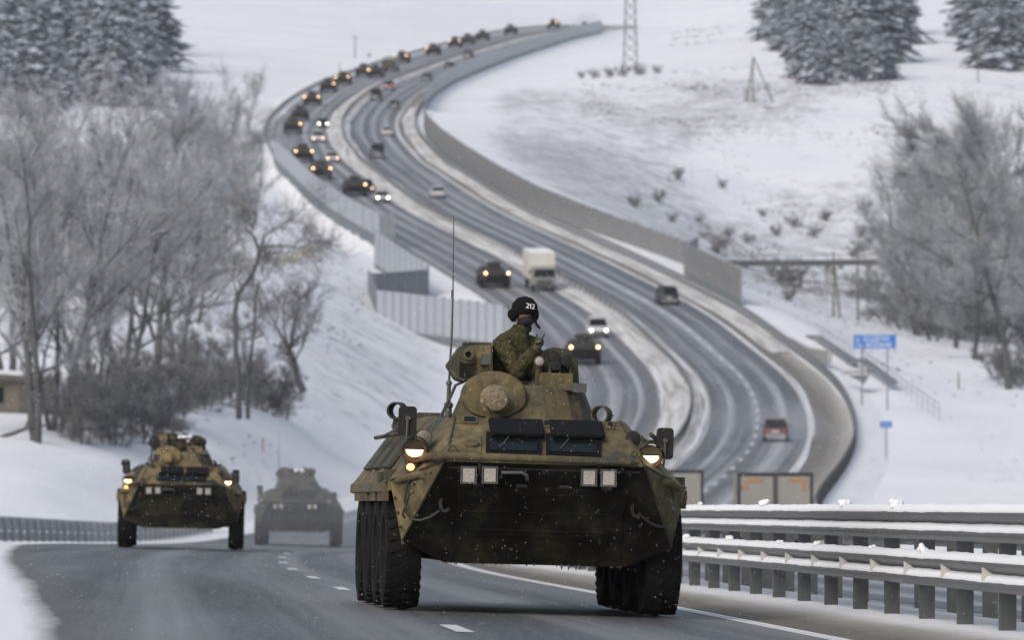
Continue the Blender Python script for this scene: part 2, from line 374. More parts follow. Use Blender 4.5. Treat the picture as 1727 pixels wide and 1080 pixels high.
def build_ground():
    nu, nv = 300, 360
    u = np.linspace(-2.0, 2.0, nu); Yr = np.geomspace(14, 2400, nv)
    U, YY = np.meshgrid(u, Yr); X = U*863.5/FPX*YY*(1+0.0*YY)
    X = X + np.sign(U)*np.maximum(0, np.abs(U)-1.4)*40      # extra width beyond the frame near the camera
    Z = ground_z(X, YY)
    vs = np.stack([X, YY, Z], -1).reshape(-1, 3)
    idx = np.arange(nu*nv).reshape(nv, nu)
    fs = np.stack([idx[:-1, :-1], idx[:-1, 1:], idx[1:, 1:], idx[1:, :-1]], -1).reshape(-1, 4)
    me = bpy.data.meshes.new('ground'); me.from_pydata(vs.tolist(), [], fs.tolist()); me.materials.append(M['snow'])
    px = X*FPX/YY+863.5; off = X-XM(YY)
    g = np.zeros_like(X)
    right = sstep(15, 28, off)*sstep(520, 640, YY)
    patch = 0.5+0.5*np.sin(X*0.09+1.2)*np.sin(YY*0.021+0.4)
    Yw = YY+26*np.sin(X*0.045+1)+17*np.sin(X*0.11+YY*0.004)+11*np.sin(X*0.23+YY*0.02)
    band = lambda a, b: sstep(a-45, a+15, Yw)*(1-sstep(b-15, b+45, Yw))
    g = np.maximum(g, right*(0.42+0.30*patch)*(1-sstep(1120, 1260, YY)))
    g = np.maximum(g, right*band(850, 1010)*(0.66+0.2*patch))
    g = np.maximum(g, right*band(985, 1070)*0.62*(1-sstep(1120, 1220, px)))
    g = np.maximum(g, right*band(1075, 1135)*0.74*(1-sstep(1480, 1560, px)))
    g = np.maximum(g, sstep(10, 22, -off)*band(430, 700)*sstep(380, 480, px)*0.56)
    g = np.maximum(g, sstep(16, 26, -off)*band(300, 345)*0.45)
    g = np.maximum(g, sstep(15, 22, off)*band(330, 520)*0.36)
    g *= (1-band(1015, 1050)*0.45*sstep(1130, 1230, px))
    at = me.attributes.new('grass', 'FLOAT', 'POINT'); at.data.foreach_set('value', g.ravel().astype(np.float32))
    me.polygons.foreach_set('use_smooth', [True]*len(me.polygons)); me.update()
    o = link('ground', me); tag(o, 'snow covered fields and hillsides on both sides of the road', kind='structure'); return o
ground = build_ground()

def strip(name, mat, offs, Y0, Y1, dz=0.0, parent=None, step=None, jitter=0.0, smooth=True):
    """a sheet along the road; offs: list of (offset or function of Y, dz) across"""
    Ys = []; y = Y0
    while y < Y1: Ys.append(y); y += (step or max(1.2, y*0.008))
    Ys.append(Y1); vs = []; uvs = []; n = len(offs)
    ph = random.random()*9
    for Y in Ys:
        for j, (o, d) in enumerate(offs):
            oo = o(Y) if callable(o) else o
            if jitter and j in (0, n-1):
                oo += jitter*((math.sin(Y*0.9+ph+j)*0.5 if Y < 200 else 0)+(math.sin(Y*0.37+2*ph)*0.6 if Y < 300 else 0)+math.sin(Y*0.11+j)*0.5+math.sin(Y*0.043+2*j+ph)*0.8)*0.5
            p = RP(oo, Y, dz+d); vs.append(p); uvs.append((oo, Y))
    fs = [(i*n+j, i*n+j+1, (i+1)*n+j+1, (i+1)*n+j) for i in range(len(Ys)-1) for j in range(n-1)]
    me = bpy.data.meshes.new(name); me.from_pydata([tuple(v) for v in vs], [], fs); me.materials.append(M[mat])
    ul = me.uv_layers.new(name='UVMap'); ue = me.uv_layers.new(name='edge')
    for lq in me.loops:
        vi = lq.vertex_index; ul.data[lq.index].uv = uvs[vi]; row = vi//n*n; ue.data[lq.index].uv = (uvs[vi][0]-uvs[row][0], uvs[row+n-1][0]-uvs[vi][0])
    if smooth: me.polygons.foreach_set('use_smooth', [True]*len(me.polygons))
    me.update(); return link(name, me, parent)

_wl = lambda Y: float(-np.interp(Y, [20, 50, 75, 110, 140, 175, 240, 330, 500, 800, 2000], [7.2, 7.7, 8.4, 9.4, 10.6, 10.9, 10.5, 10.2, 9.9, 9.9, 9.9]))
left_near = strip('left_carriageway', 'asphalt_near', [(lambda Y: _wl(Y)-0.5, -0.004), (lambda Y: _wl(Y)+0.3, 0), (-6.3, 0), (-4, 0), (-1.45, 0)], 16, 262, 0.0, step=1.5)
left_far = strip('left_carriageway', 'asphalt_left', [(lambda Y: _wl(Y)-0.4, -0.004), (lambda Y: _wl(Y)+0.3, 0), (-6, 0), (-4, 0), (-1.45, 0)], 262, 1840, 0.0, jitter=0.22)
right_cw = strip('right_carriageway', 'asphalt_right', [(1.45, 0), (4, 0), (6.5, 0), (9.35, 0)], 16, 1840, 0.0, jitter=0.2)
for o in (left_near, left_far): tag(o, 'wet grey asphalt carriageway with the armoured convoy on it', kind='structure')
tag(right_cw, 'wet grey asphalt carriageway with the cars driving away', kind='structure')
med_near = strip('median_strip', 'near_median_snow', [(-1.5, 0.0), (-0.9, 0.05), (-0.2, 0.10), (0.6, 0.13), (1.5, -0.01)], 16, 250, -0.012, jitter=0.12, step=1.2)
med_far = strip('median_strip', 'median_snow', [(-1.55, 0.0), (-0.9, 0.12), (0.2, 0.16), (1.55, 0.0)], 250, 1840, -0.012, jitter=0.25)
sho = strip('road_shoulder', 'shoulder_slush', [(9.2, 0), (10.5, 0.02), (12.0, 0.0)], 16, 1840, -0.012, jitter=0.3)
ver_r = strip('verge', 'verge_snow', [(11.9, -0.02), (12.6, 0.06), (13.6, -0.02), (17.0, -1.3)], 16, 1840, -0.01)
_vk = lambda Y: float(sstep(675, 695, Y)*(1-sstep(865, 890, Y)))
def _strip_l():
    Ys = [16.0]
    while Ys[-1] < 1840: Ys.append(Ys[-1]+max(1.2, Ys[-1]*0.008))
    vs = []; uvs = []
    for Y in Ys:
        w = _vk(Y)
        for o, d in ((-19.0, -1.9-0.6*w), (-15.5, -0.55-1.2*w), (-12.4+0.6*w, 0.0-1.25*w), (-11.5+0.2*w, 0.02-0.9*w), (_wl(Y)-0.3, -0.018)):
            vs.append(tuple(RP(o, Y, d))); uvs.append((o, Y))
    fs = [(i*5+j, i*5+j+1, i*5+j+6, i*5+j+5) for i in range(len(Ys)-1) for j in range(4)]
    me = bpy.data.meshes.new('verge'); me.from_pydata(vs, [], fs); me.materials.append(M['verge_snow']); ul = me.uv_layers.new(name='UVMap')
    for lq in me.loops: ul.data[lq.index].uv = uvs[lq.vertex_index]
    me.polygons.foreach_set('use_smooth', [True]*len(me.polygons)); me.update(); return link('verge', me)
ver_l = _strip_l()
inner = strip('verge', 'median_snow', [(10.1, 0.015), (10.8, 0.10), (11.9, 0.07)], 540, 1060, 0.0, jitter=0.4)
for o, t in ((med_near, 'snowy median strip under the near steel barrier'), (med_far, 'dirty snow median between the two carriageways'),
             (sho, 'brown slushy hard shoulder beside the right carriageway'), (ver_r, 'snowy verge beside the right guardrail'), (ver_l, 'snowy verge beside the convoy lane'),
             (inner, 'ploughed snow windrow on the right shoulder')):
    tag(o, t, kind='structure')

# painted lines: each dash is a piece of its carriageway
def marking(name, off, Y0, Y1, w, parent, mat='line_paint', n=2):
    b = MB(); k = max(1, int((Y1-Y0)/3)) if n == 2 else n
    vs = []
    for i in range(k+1):
        Y = Y0+(Y1-Y0)*i/k; vs += [RP(off-w/2, Y, 0.006), RP(off+w/2, Y, 0.006)]
    b.add(vs, [(2*i, 2*i+1, 2*i+3, 2*i+2) for i in range(k)]); return b.build(name, M[mat], parent, fix=False)
for i in range(19):
    Y = 37.4+i*12.0
    marking('lane_dash', -4.72 if Y < 60 else -4.9, Y, Y+3.0, 0.15, left_near)
for i in range(26):
    Y = 262+i*12.0; marking('lane_dash', -5.2, Y, Y+4.0, 0.14, left_far, 'worn_paint')
for i in range(44):
    Y = 100+i*12.0; marking('lane_dash', 5.35, Y, Y+4.0, 0.22, right_cw, 'line_paint')
marking('edge_line', -1.62, 20, 262, 0.16, left_near); marking('edge_line', 1.85, 20, 800, 0.22, right_cw, 'worn_paint')
marking('edge_line', 9.0, 20, 1000, 0.24, right_cw, 'line_paint')

def ribbon(name, mat, pts, w, label, dz=0.05):
    vs = []; P_ = [G(px, Y) for px, Y in pts]; fine_ = []
    for a, b in zip(P_, P_[1:]):
        for i in range(8): fine_.append(a+(b-a)*i/8)
    fine_.append(P_[-1])
    for i, p in enumerate(fine_):
        d = fine_[min(i+1, len(fine_)-1)]-fine_[max(i-1, 0)]; n = Vector((-d.y, d.x, 0)).normalized()
        for t in (-1, -0.33, 0.33, 1):
            q = p+n*w*t*(1+0.25*math.sin(i*1.7+t)); vs.append((q.x, q.y, float(ground_z(q.x, q.y))+dz*(1 if abs(t) < 0.9 else -1.2)))
    m = len(fine_); me = bpy.data.meshes.new(name); me.from_pydata(vs, [], [(i*4+j, i*4+j+1, i*4+j+5, i*4+j+4) for i in range(m-1) for j in range(3)]); me.materials.append(M[mat]); o = link(name, me); tag(o, label, kind='structure'); return o
plain('clay_track', (0.40, 0.36, 0.28), 0.9, 0, 0.3, 0.8); plain('dark_bank', (0.22, 0.21, 0.205), 0.9, 0, 0.4, 0.7)
ribbon('path', 'clay_track', [(355, 560), (420, 590), (480, 620), (540, 668)], 1.6, 'pale clay track climbing the left slope')
ribbon('path', 'dark_bank', [(470, 985), (440, 955), (400, 915), (330, 870)], 2.2, 'dark hedge bank line below the far bend', 0.25)
# ------------------------------------------------------------------ steel barriers
W_PROF = [(0, 0), (.075, .04), (.085, .06), (.085, .09), (.015, .13), (0, .155), (.015, .18), (.085, .22), (.085, .25), (.075, .27), (0, .31)]
W_BACK = [(d-.006, h) for d, h in W_PROF[::-1]]
def extrude_along(b, prof, offs_Y, side, h0, mi=0, wob=0.0):
    """prof (depth, height) swept along the road; depth grows towards -offset when side = -1"""
    n = len(prof); vs = []
    for i, (o, Y) in enumerate(offs_Y):
        k = 1+wob*(math.sin(Y*3.1)*0.35+math.sin(Y*7.7+1)*0.3+math.sin(Y*1.3+2)*0.4)
        h_mid = sum(p[1] for p in prof)/n
        for (d, h) in prof:
            hh = h if wob == 0 else h_mid+(h-h_mid)*k
            p = RP(o+side*d, Y, h0+hh); vs.append(p)
    m = len(offs_Y)
    fs = [(i*n+j, i*n+(j+1) % n, (i+1)*n+(j+1) % n, (i+1)*n+j) for i in range(m-1) for j in range(n)]
    fs += [tuple(range(n))[::-1], tuple(range((m-1)*n, m*n))]
    return b.add(vs, fs, mi)
def barrier(name, off, Y0, Y1, side, post_gap, label, detail=True, base=0.0, sec=5.5, group=None):
    root = empty(name, RP(off, (Y0+Y1)/2)); T = root.matrix_world.copy(); T.translation = -root.location
    inv = Vector(root.location)
    def fin(b, nm, mt, par=root, sm=False):
        b.v = [tuple(Vector(v)-inv) for v in b.v]; return b.build(nm, mt, par, sm)
    y = Y0; k = 0
    while y < Y1-0.3:
        y1 = min(y+sec, Y1); ys = [y-0.05+(y1-y+0.1)*i/6 for i in range(7)]
        for h0 in (0.35, 0.77):
            ob = MB(); lap = 0.004 if k % 2 else 0.0
            extrude_along(ob, [(d+lap, h) for d, h in W_PROF+W_BACK], [(off+side*0.09, Y) for Y in ys], side, base+h0)
            bo = fin(ob, 'beam', M['galvanised'])
            sn = MB(); yy = [y+(y1-y)*i/36 for i in range(37)]
            extrude_along(sn, [(.088, .25), (.088, .262), (.079, .280), (.045, .308), (.0, .326), (-.02, .316), (-.004, .306), (.075, .268), (.086, .252)], [(off+side*0.09, Y) for Y in yy], side, base+h0, wob=0.16)
            extrude_along(sn, [(.090, .085), (.090, .10), (.078, .118), (.045, .142), (.016, .156), (-.002, .145), (.018, .127), (.087, .088)], [(off+side*0.09, Y) for Y in yy], side, base+h0, wob=0.14)
            fin(sn, 'snow_cap', M['packed_snow'], bo, True)
        y = y1; k += 1
    y = Y0+0.6
    pm = None
    while y < Y1:
        if pm is None:
            b = MB(); b.box((-0.066, 0, 0.45), (0.012, 0.11, 1.16)); b.box((0, -0.05, 0.45), (0.13, 0.012, 1.16)); b.box((0, 0.05, 0.45), (0.13, 0.012, 1.16)); b.box((0, 0, 1.034), (0.15, 0.12, 0.012))
            pm = b.mesh('post', M['post_steel'])
        p = RP(off, y, base)-inv; o = link('post', pm, root, p, (0, 0, heading(y)*-1))
        y += post_gap
    if detail:
        rm = MB(); rm.add([(0, -0.004, 0), (-0.10, -0.004, 0.06), (-0.10, -0.004, -0.06), (0, 0.02, 0), (-0.10, 0.02, 0.06), (-0.10, 0.02, -0.06)], [(0,1,2),(3,5,4),(0,3,4,1),(1,4,5,2),(2,5,3,0)])
        rme = rm.mesh('reflector', M['reflector'])
        y = Y0+0.75
        while y < Y1:
            link('reflector', rme, root, RP(off-0.10, y, base+0.505)-inv, (0, 0, 0)); y += post_gap
        cl = MB(); rr = random.Random(3)
        for i in range(7):
            cl.ball((rr.uniform(-.03, .03), rr.uniform(-.06, .06), rr.uniform(-.02, .04)), (rr.uniform(.03, .05), rr.uniform(.04, .07), rr.uniform(.03, .05)), 8, 6)
        cme = cl.mesh('snow_clump', M['packed_snow'], 'all')
        for Y, h in ((50.5, 1.09), (57.5, 0.68), (59.5, 1.10), (63.9, 1.10), (66.5, 0.68), (70.5, 0.67), (76.5, 0.68), (72.3, 1.11), (80.5, 1.11), (87, 1.11), (61.5, 0.67), (82.5, 0.68)):
            link('snow_clump', cme, root, RP(off-0.13, Y, base+h)-inv, (rr.uniform(-.4, .4), rr.uniform(-.4, .4), rr.uniform(0, 6)), rr.uniform(0.35, 0.7))
    tag(root, label, 'guardrail', group); return root
plain('reflector', (0.50, 0.50, 0.48), 0.35, 0.1, 0.2, 20)
barrier('guardrail', 0.0, 44, 128, -1, 2.72, 'double steel guardrail capped with snow beside the leading armoured vehicle', True, 0.06)
barrier('guardrail', 0.95, 44, 100, 1, 2.72, 'second steel guardrail just behind the snow capped front guardrail', False, -0.02)

def far_rail(name, off, Y0, Y1, h, label, posts=4.0, mat='dull_rail', snow=True, low=False):
    root = empty(name, RP(off if not callable(off) else off(Y0), (Y0+Y1)/2)); inv = Vector(root.location)
    ys = []; y = Y0
    while y < Y1: ys.append(y); y += max(3.0, y*0.008)
    ys.append(Y1); oy = [((off(Y) if callable(off) else off), Y) for Y in ys]
    b = MB(); extrude_along(b, [(0, 0), (.09, .05), (.09, .12), (0, .16), (.09, .2), (.09, .27), (0, .32), (-.02, .32), (-.02, 0)], oy, -1, h-0.34)
    if low: extrude_along(b, [(0, 0), (.05, .05), (.05, .2), (0, .24), (-.02, .24), (-.02, 0)], oy, -1, 0.02)
    if h > 0.9: extrude_along(b, [(0, 0), (.09, .05), (.09, .22), (0, .28), (-.02, .28), (-.02, 0)], oy, -1, h-0.76)
    b.v = [tuple(Vector(v)-inv) for v in b.v]; bo = b.build('beam', M[mat], root)
    if snow:
        s = MB(); extrude_along(s, [(.08, 0.29), (.09, .31), (.05, .36), (-.03, .36), (-.04, .33)], oy, -1, h-0.34)
        s.v = [tuple(Vector(v)-inv) for v in s.v]; s.build('snow_cap', M['packed_snow'], bo, True)
    p = MB(); y = Y0+1
    while y < Y1:
        o = off(y) if callable(off) else off
        p.box(RP(o+0.06, y, h/2-0.12)-inv, (0.12, 0.12, h+0.15)); y += posts
    po = p.build('posts', M['rail_pale' if low else 'post_steel'], root, fix=False); po['kind'] = 'stuff'
    tag(root, label, 'guardrail'); return root
far_rail('guardrail', -12.6, 112, 250, 0.62, 'grey guardrail along the outer bend behind the two following armoured vehicles', 2.5, mat='rail_pale', low=True)
far_rail('guardrail', 12.1, 200, 1080, 0.95, 'long grey guardrail curving along the outer shoulder of the car lanes', 3.0, snow=False)
far_rail('guardrail', 0.55, 150, 1760, 0.85, 'long double median guardrail dividing the convoy from the car lanes', 4.0, snow=False)
far_rail('guardrail', -11.2, 880, 1800, 0.95, 'thin guardrail on the hill edge beside the distant part of the convoy', 4.0, snow=False)

# ------------------------------------------------------------------ noise barriers beside the road
def wall(name, pts, h, mat, label, step=3.0, post_mat='barrier_post', base=True, post_out=0.08, cap='galvanised'):
    """pts: list of (X, Y, Zbase); panels and posts are parts"""
    pts = [Vector(p) for p in pts]; root = empty(name, pts[0]); inv = pts[0]
    segs = []; acc = [pts[0]]
    for a, b in zip(pts, pts[1:]):
        L = (b-a).length; n = max(1, round(L/step))
        for i in range(1, n+1): acc.append(a+(b-a)*i/n)
    postm = MB().box((0, 0, h/2+0.02), (0.22, 0.22, h+0.12)).mesh('post', M[post_mat])
    hb = 0.45 if base else 0.0
    for i, (a, b) in enumerate(zip(acc, acc[1:])):
        d = b-a; yaw = math.atan2(d.y, d.x); dz = d.z; L = math.hypot(d.x, d.y)
        q = MB(); t = 0.06
        def quadbox(z0, z1, t, x0, x1):
            vs = []
            for x in (x0, x1):
                zz = dz*x/L
                for y in (-t, t):
                    for z in (z0, z1): vs.append((x, y, zz+z))
            q.add(vs, [(0,1,3,2),(4,6,7,5),(0,4,5,1),(2,3,7,6),(0,2,6,4),(1,5,7,3)])
        nb = 4
        for k in range(nb):
            z0 = hb+(h-hb)*k/nb; quadbox(z0+0.012, hb+(h-hb)*(k+1)/nb-0.012, t, 0.1, L-0.1)
        quadbox(hb, h-0.01, t-0.02, 0.1, L-0.1)
        p = q.build('panel', M[mat], root); p.location = a-inv; p.rotation_euler = (0, 0, yaw)
        if base:
            q = MB(); quadbox(-1.3, hb, 0.12, 0.0, L); f = q.build('plinth', M['plinth_teal'], root); f.location = a-inv; f.rotation_euler = (0, 0, yaw)
    for a in acc: link('post', postm, root, a-inv)
    tag(root, label, 'noise barrier'); return root
def rp(off, Y, dz=0.0): p = RP(off, Y, dz); return (p.x, p.y, p.z)
wall('noise_barrier', [rp(-11.2, Y) for Y in np.linspace(880, 693, 20)], 3.0, 'panel_grey', 'long pale grey noise wall below the bend full of armoured vehicles', 10.0)
A = [P(641, 405, 690), P(664, 400, 683)]
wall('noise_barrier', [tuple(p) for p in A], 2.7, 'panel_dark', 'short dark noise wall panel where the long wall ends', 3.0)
wall('noise_barrier', [tuple(P(633, 452, 655)), tuple(P(676, 482, 635)), tuple(P(722, 515, 615))], 3.9, 'panel_grey', 'middle pale noise wall stepping down beside the convoy lane', 4.0)
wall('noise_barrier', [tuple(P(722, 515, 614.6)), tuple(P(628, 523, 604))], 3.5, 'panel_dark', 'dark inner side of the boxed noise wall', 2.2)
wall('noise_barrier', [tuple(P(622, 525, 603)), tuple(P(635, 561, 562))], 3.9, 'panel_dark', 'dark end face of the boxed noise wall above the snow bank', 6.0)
wall('noise_barrier', [tuple(P(636, 562, 561)), tuple(P(850, 590, 545))], 3.85, 'panel_grey', 'pale blue grey noise wall with upright posts left of the helmeted soldier', 1.27)
wall('noise_barrier', [tuple(P(851, 590, 544.5)), tuple(P(862, 600, 535))], 3.6, 'panel_grey', 'shadowed noise wall end running behind the soldier', 3.0)
wall('noise_barrier', [rp(o, Y, d) for o, Y, d in ((13.4, 985, 0), (13.2, 950, 0), (13.2, 900, 0), (13.2, 850, 0), (13.4, 800, -0.2), (14.0, 760, -0.5), (15.3, 725, -0.9), (16.6, 700, -1.3), (17.6, 680, -1.6), (18.4, 663, -1.6))], 3.4, 'panel_dirty', 'long dirty noise wall bending above the car lanes', 8.0)
wall('noise_barrier', [tuple(P(1176, 448, 660)), tuple(P(1156, 462, 649))], 3.0, 'panel_grey', 'narrow ribbed panel linking the two noise walls', 1.2, base=False)
wall('noise_barrier', [tuple(P(1155, 464, 648)), tuple(P(1205, 489, 622)), tuple(P(1250, 512, 605))], 3.3, 'panel_dirty', 'short brown grey noise wall above the black car', 4.0)
wall('noise_barrier', [rp(o, Y) for o, Y in ((12.9, 1050), (12.6, 1075), (12.5, 1120), (12.5, 1170), (12.5, 1230), (12.5, 1300), (12.5, 1380), (12.5, 1460), (12.5, 1540))], 3.0, 'panel_teal', 'distant blue grey noise wall climbing to the hilltop', 10.0)
# ------------------------------------------------------------------ eight-wheeled armoured vehicles
def camo(name, a, b, c, t1, t2, scale=0.85, mud=(0.10, 0.085, 0.062)):
    k = Mat(name); v = k.coord('Object'); f = k.noise(v, scale, 3, 0.5, 0.8); f2 = k.noise(v, 9.0, 6, 0.65); f3 = k.noise(v, 2.3, 5, 0.6); f4 = k.noise(v, 40.0, 4, 0.7)
    base = k.ramp(f, [(0.0, a), (t1-0.012, a), (t1+0.012, b), (t2-0.012, b), (t2+0.012, c), (1.0, c)])
    c1 = k.mix(k.ramp(f3, [(0.45, 0.0), (0.68, 0.75)]), base, mud)
    c1 = k.mix(k.ramp(f2, [(0.40, 0.0), (0.72, 0.75)]), c1, (0.035, 0.031, 0.025))
    drip = k.noise(k.coord('Object', (14, 14, 1.6)), 1.0, 5, 0.65); c1 = k.mix(k.ramp(drip, [(0.52, 0.0), (0.70, 0.55)]), c1, (0.05, 0.043, 0.034)); c1 = k.mix(k.ramp(k.noise(v, 17, 5, 0.7), [(0.58, 0.0), (0.72, 0.5)]), c1, (0.20, 0.165, 0.10))
    c1 = k.mix(k.ramp(f4, [(0.66, 0.0), (0.74, 0.55)]), c1, (0.42, 0.42, 0.41))       # specks of dried salt and snow
    k.col(c1); k.set(Roughness=k.ramp(f3, [(0.3, 0.5), (0.7, 0.8)]), Specular_IOR_Level=0.16); k.bump(f2, 0.15, 0.01); M[name] = k.m
camo('camo_olive', (0.225, 0.180, 0.084), (0.150, 0.120, 0.056), (0.062, 0.067, 0.046), 0.41, 0.55)
camo('camo_tan', (0.30, 0.225, 0.105), (0.24, 0.18, 0.085), (0.028, 0.028, 0.027), 0.40, 0.515, 0.9, (0.13, 0.11, 0.08))
camo('camo_brown', (0.10, 0.082, 0.045), (0.062, 0.052, 0.031), (0.012, 0.012, 0.012), 0.42, 0.53, 1.1, (0.03, 0.027, 0.02))
camo('camo_dark', (0.085, 0.078, 0.05), (0.06, 0.058, 0.042), (0.03, 0.031, 0.028), 0.40, 0.55)
k = Mat('shaded_grime'); v = k.coord('Object'); f = k.noise(v, 2.2, 6, 0.65); f2 = k.noise(v, 28, 5, 0.7)  # wet grime taken near black, shade of downward-facing plates put into the colour
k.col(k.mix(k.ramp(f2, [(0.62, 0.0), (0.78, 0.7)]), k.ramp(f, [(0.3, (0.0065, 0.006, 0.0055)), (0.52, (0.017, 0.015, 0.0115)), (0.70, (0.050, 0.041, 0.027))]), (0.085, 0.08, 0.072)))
k.set(Roughness=0.75, Specular_IOR_Level=0.06); k.bump(f2, 0.3, 0.01); M['shaded_grime'] = k.m
k = Mat('tyre_rubber'); v = k.coord('Object'); f = k.noise(v, 6, 6, 0.65); f2 = k.noise(v, 45, 4, 0.7)
k.col(k.mix(k.ramp(f2, [(0.6, 0.0), (0.75, 0.8)]), k.ramp(f, [(0.3, (0.007, 0.007, 0.0075)), (0.7, (0.017, 0.016, 0.015))]), (0.09, 0.09, 0.09)))
k.set(Roughness=0.8, Specular_IOR_Level=0.08); k.bump(f, 0.3, 0.02); M['tyre_rubber'] = k.m
k = Mat('dark_glass'); k.col((0.005, 0.008, 0.007)); k.set(Roughness=0.2, Specular_IOR_Level=0.14); M['dark_glass'] = k.m
k = Mat('snowy_lens'); v = k.coord('Object'); f = k.noise(v, 60, 5, 0.7); k.col(k.ramp(f, [(0.35, (0.24, 0.22, 0.19)), (0.6, (0.44, 0.42, 0.39)), (0.75, (0.66, 0.65, 0.64))])); k.set(Roughness=0.6); M['snowy_lens'] = k.m
k = Mat('snowy_boss'); v = k.coord('Object'); f = k.noise(v, 26, 5, 0.7); k.col(k.ramp(f, [(0.42, (0.13, 0.095, 0.05)), (0.6, (0.22, 0.18, 0.13)), (0.72, (0.62, 0.60, 0.58))])); k.set(Roughness=0.7); M['snowy_boss'] = k.m
plain('lens_brown', (0.16, 0.14, 0.12), 0.4, 0, 0.3, 30)
plain('mirror_back', (0.028, 0.027, 0.025), 0.7, 0.0, 0.3, 20).set(Specular_IOR_Level=0.1)
glow('lamp_warm', (1.0, 0.76, 0.42), 5.0); glow('lamp_orange', (1.0, 0.62, 0.24), 5.0); plain('lamp_rim', (0.20, 0.075, 0.022), 0.4, 0, 0.3, 20); glow('lamp_amber', (1.0, 0.42, 0.12), 3.5); glow('lamp_far', (1.0, 0.58, 0.28), 7.0); glow('lamp_white', (1.0, 0.93, 0.80), 16.0)
glow('tail_red', (1.0, 0.06, 0.08), 5.0)
plain('grimy_steel', (0.035, 0.032, 0.028), 0.6, 0.1, 0.5, 20)
plain('ice', (0.10, 0.09, 0.078), 0.4, 0, 0.4, 20)

YAW1 = math.radians(4.5)
def lp(px, py, y):
    """photograph pixel on the leading vehicle -> its own (x, y, z) at depth y behind the front axle"""
    x = (px-863.5)*(60+y)/FPX-0.17+0.0785*y; z = 1.073-(py-847)*(60+y)/FPX
    return Vector((x-0.031*z, y, z+0.031*x))

def tyre_mesh(seg, lugs, w=0.35, r=0.575):
    b = MB(); h = w/2
    b.lathe([(0.27, -h*0.62), (0.33, -h*0.95), (0.46, -h), (0.53, -h*0.92), (r-0.028, -h*0.72), (r-0.02, -h*0.3), (r-0.02, h*0.3), (r-0.028, h*0.72), (0.53, h*0.92), (0.46, h), (0.33, h*0.95), (0.27, h*0.62)], axis='x', n=seg, capped=False)
    for i in range(lugs):
        a = 2*PI*i/lugs
        for sx in (-1, 1):
            aa = a+(PI/lugs if sx > 0 else 0)
            R = Matrix.Rotation(aa, 3, 'X'); sk = Matrix.Rotation(sx*0.35, 3, 'Z')
            vs = []
            for x in (-0.092, 0.075):
                for y in (-0.03, 0.03):
                    for z in (r-0.06, r+0.008-0.02*(abs(x) > 0.08)):
                        q = sk@Vector((x, y, 0)); q = Vector((q.x+sx*0.082, q.y, z-(0.02 if abs(q.x+sx*0.082) > 0.12 else 0))); vs.append(R@q)
            b.add(vs, [(0,1,3,2),(4,6,7,5),(0,4,5,1),(2,3,7,6),(0,2,6,4),(1,5,7,3)])
    return b.mesh('tyre', M['tyre_rubber'], True)
TYRE_HI = tyre_mesh(40, 30); TYRE_LO = tyre_mesh(16, 0)
_b = MB(); _b.lathe([(0.28, -0.1), (0.29, 0.03), (0.24, 0.05), (0.20, 0.0), (0.12, 0.02), (0.11, 0.09), (0.04, 0.10)], axis='x', n=20)
RIM_HI = _b.mesh('rim', M['camo_dark'], True)

HNOSE, HROOF = 1.42, 1.84
def hull_builder():
    b = MB(); W = 1.40
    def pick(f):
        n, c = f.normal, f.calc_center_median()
        return 1 if (n.z < -0.25 and abs(n.x) < 0.55) or c.z < 0.62 else 0  # plates facing down take the grime colour that includes their shade
    # tub between the wheels
    tub = [(-1.30, 1.30), (-0.66, 0.47), (5.2, 0.47), (5.6, 0.95), (5.6, 1.35), (-1.2, 1.36)]
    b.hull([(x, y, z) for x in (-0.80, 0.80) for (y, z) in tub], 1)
    # bow: nose edge, cheeks, upper glacis
    bow = []
    for s in (-1, 1):
        bow += [(s*0.93, -1.45, HNOSE), (s*1.27, -0.80, 0.65), (s*0.86, -0.64, 0.46), (s*1.40, -0.74, 1.22), (s*0.78, -0.52, HROOF), (s*1.27, -0.64, 0.66), (s*1.39, -0.60, 1.22), (s*0.80, -0.45, HROOF), (s*0.86, -0.58, 0.47)]
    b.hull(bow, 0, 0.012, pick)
    up = []
    for s in (-1, 1):
        up += [(s*0.79, -0.50, HROOF-0.01), (s*W, -0.62, 1.215), (s*1.42, 5.3, 1.22), (s*W, -0.60, 1.12), (s*W, 5.2, 1.14), (s*0.95, 0.8, 1.865), (s*0.95, 5.1, 1.865), (s*1.0, 5.55, 1.75), (s*1.28, 5.6, 1.2)]
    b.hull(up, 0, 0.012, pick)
    # sponson edge strip with kinks over the wheels
    for s in (-1, 1):
        b.prism([(s*1.40, 1.10), (s*1.46, 1.12), (s*1.455, 1.20), (s*1.40, 1.235)], -0.35, 5.2, 'y')
        for y in (0.0, 1.35, 2.875, 4.225):
            b.prism([(s*1.39, 1.03), (s*1.44, 1.03), (s*1.45, 1.16), (s*1.39, 1.16)], y-0.42, y+0.42, 'y')
    return b
HULL = hull_builder().mesh('hull', [M['camo_olive'], M['shaded_grime']])

def quad_plate(b, c4, t, mi=0):
    """a plate from four corner points with thickness t along its normal"""
    c4 = [Vector(c) for c in c4]; n = (c4[1]-c4[0]).cross(c4[3]-c4[0]).normalized()
    vs = c4+[c+n*t for c in c4]
    return b.add(vs, [(0,3,2,1), (4,5,6,7), (0,1,5,4), (1,2,6,5), (2,3,7,6), (3,0,4,7)], mi)

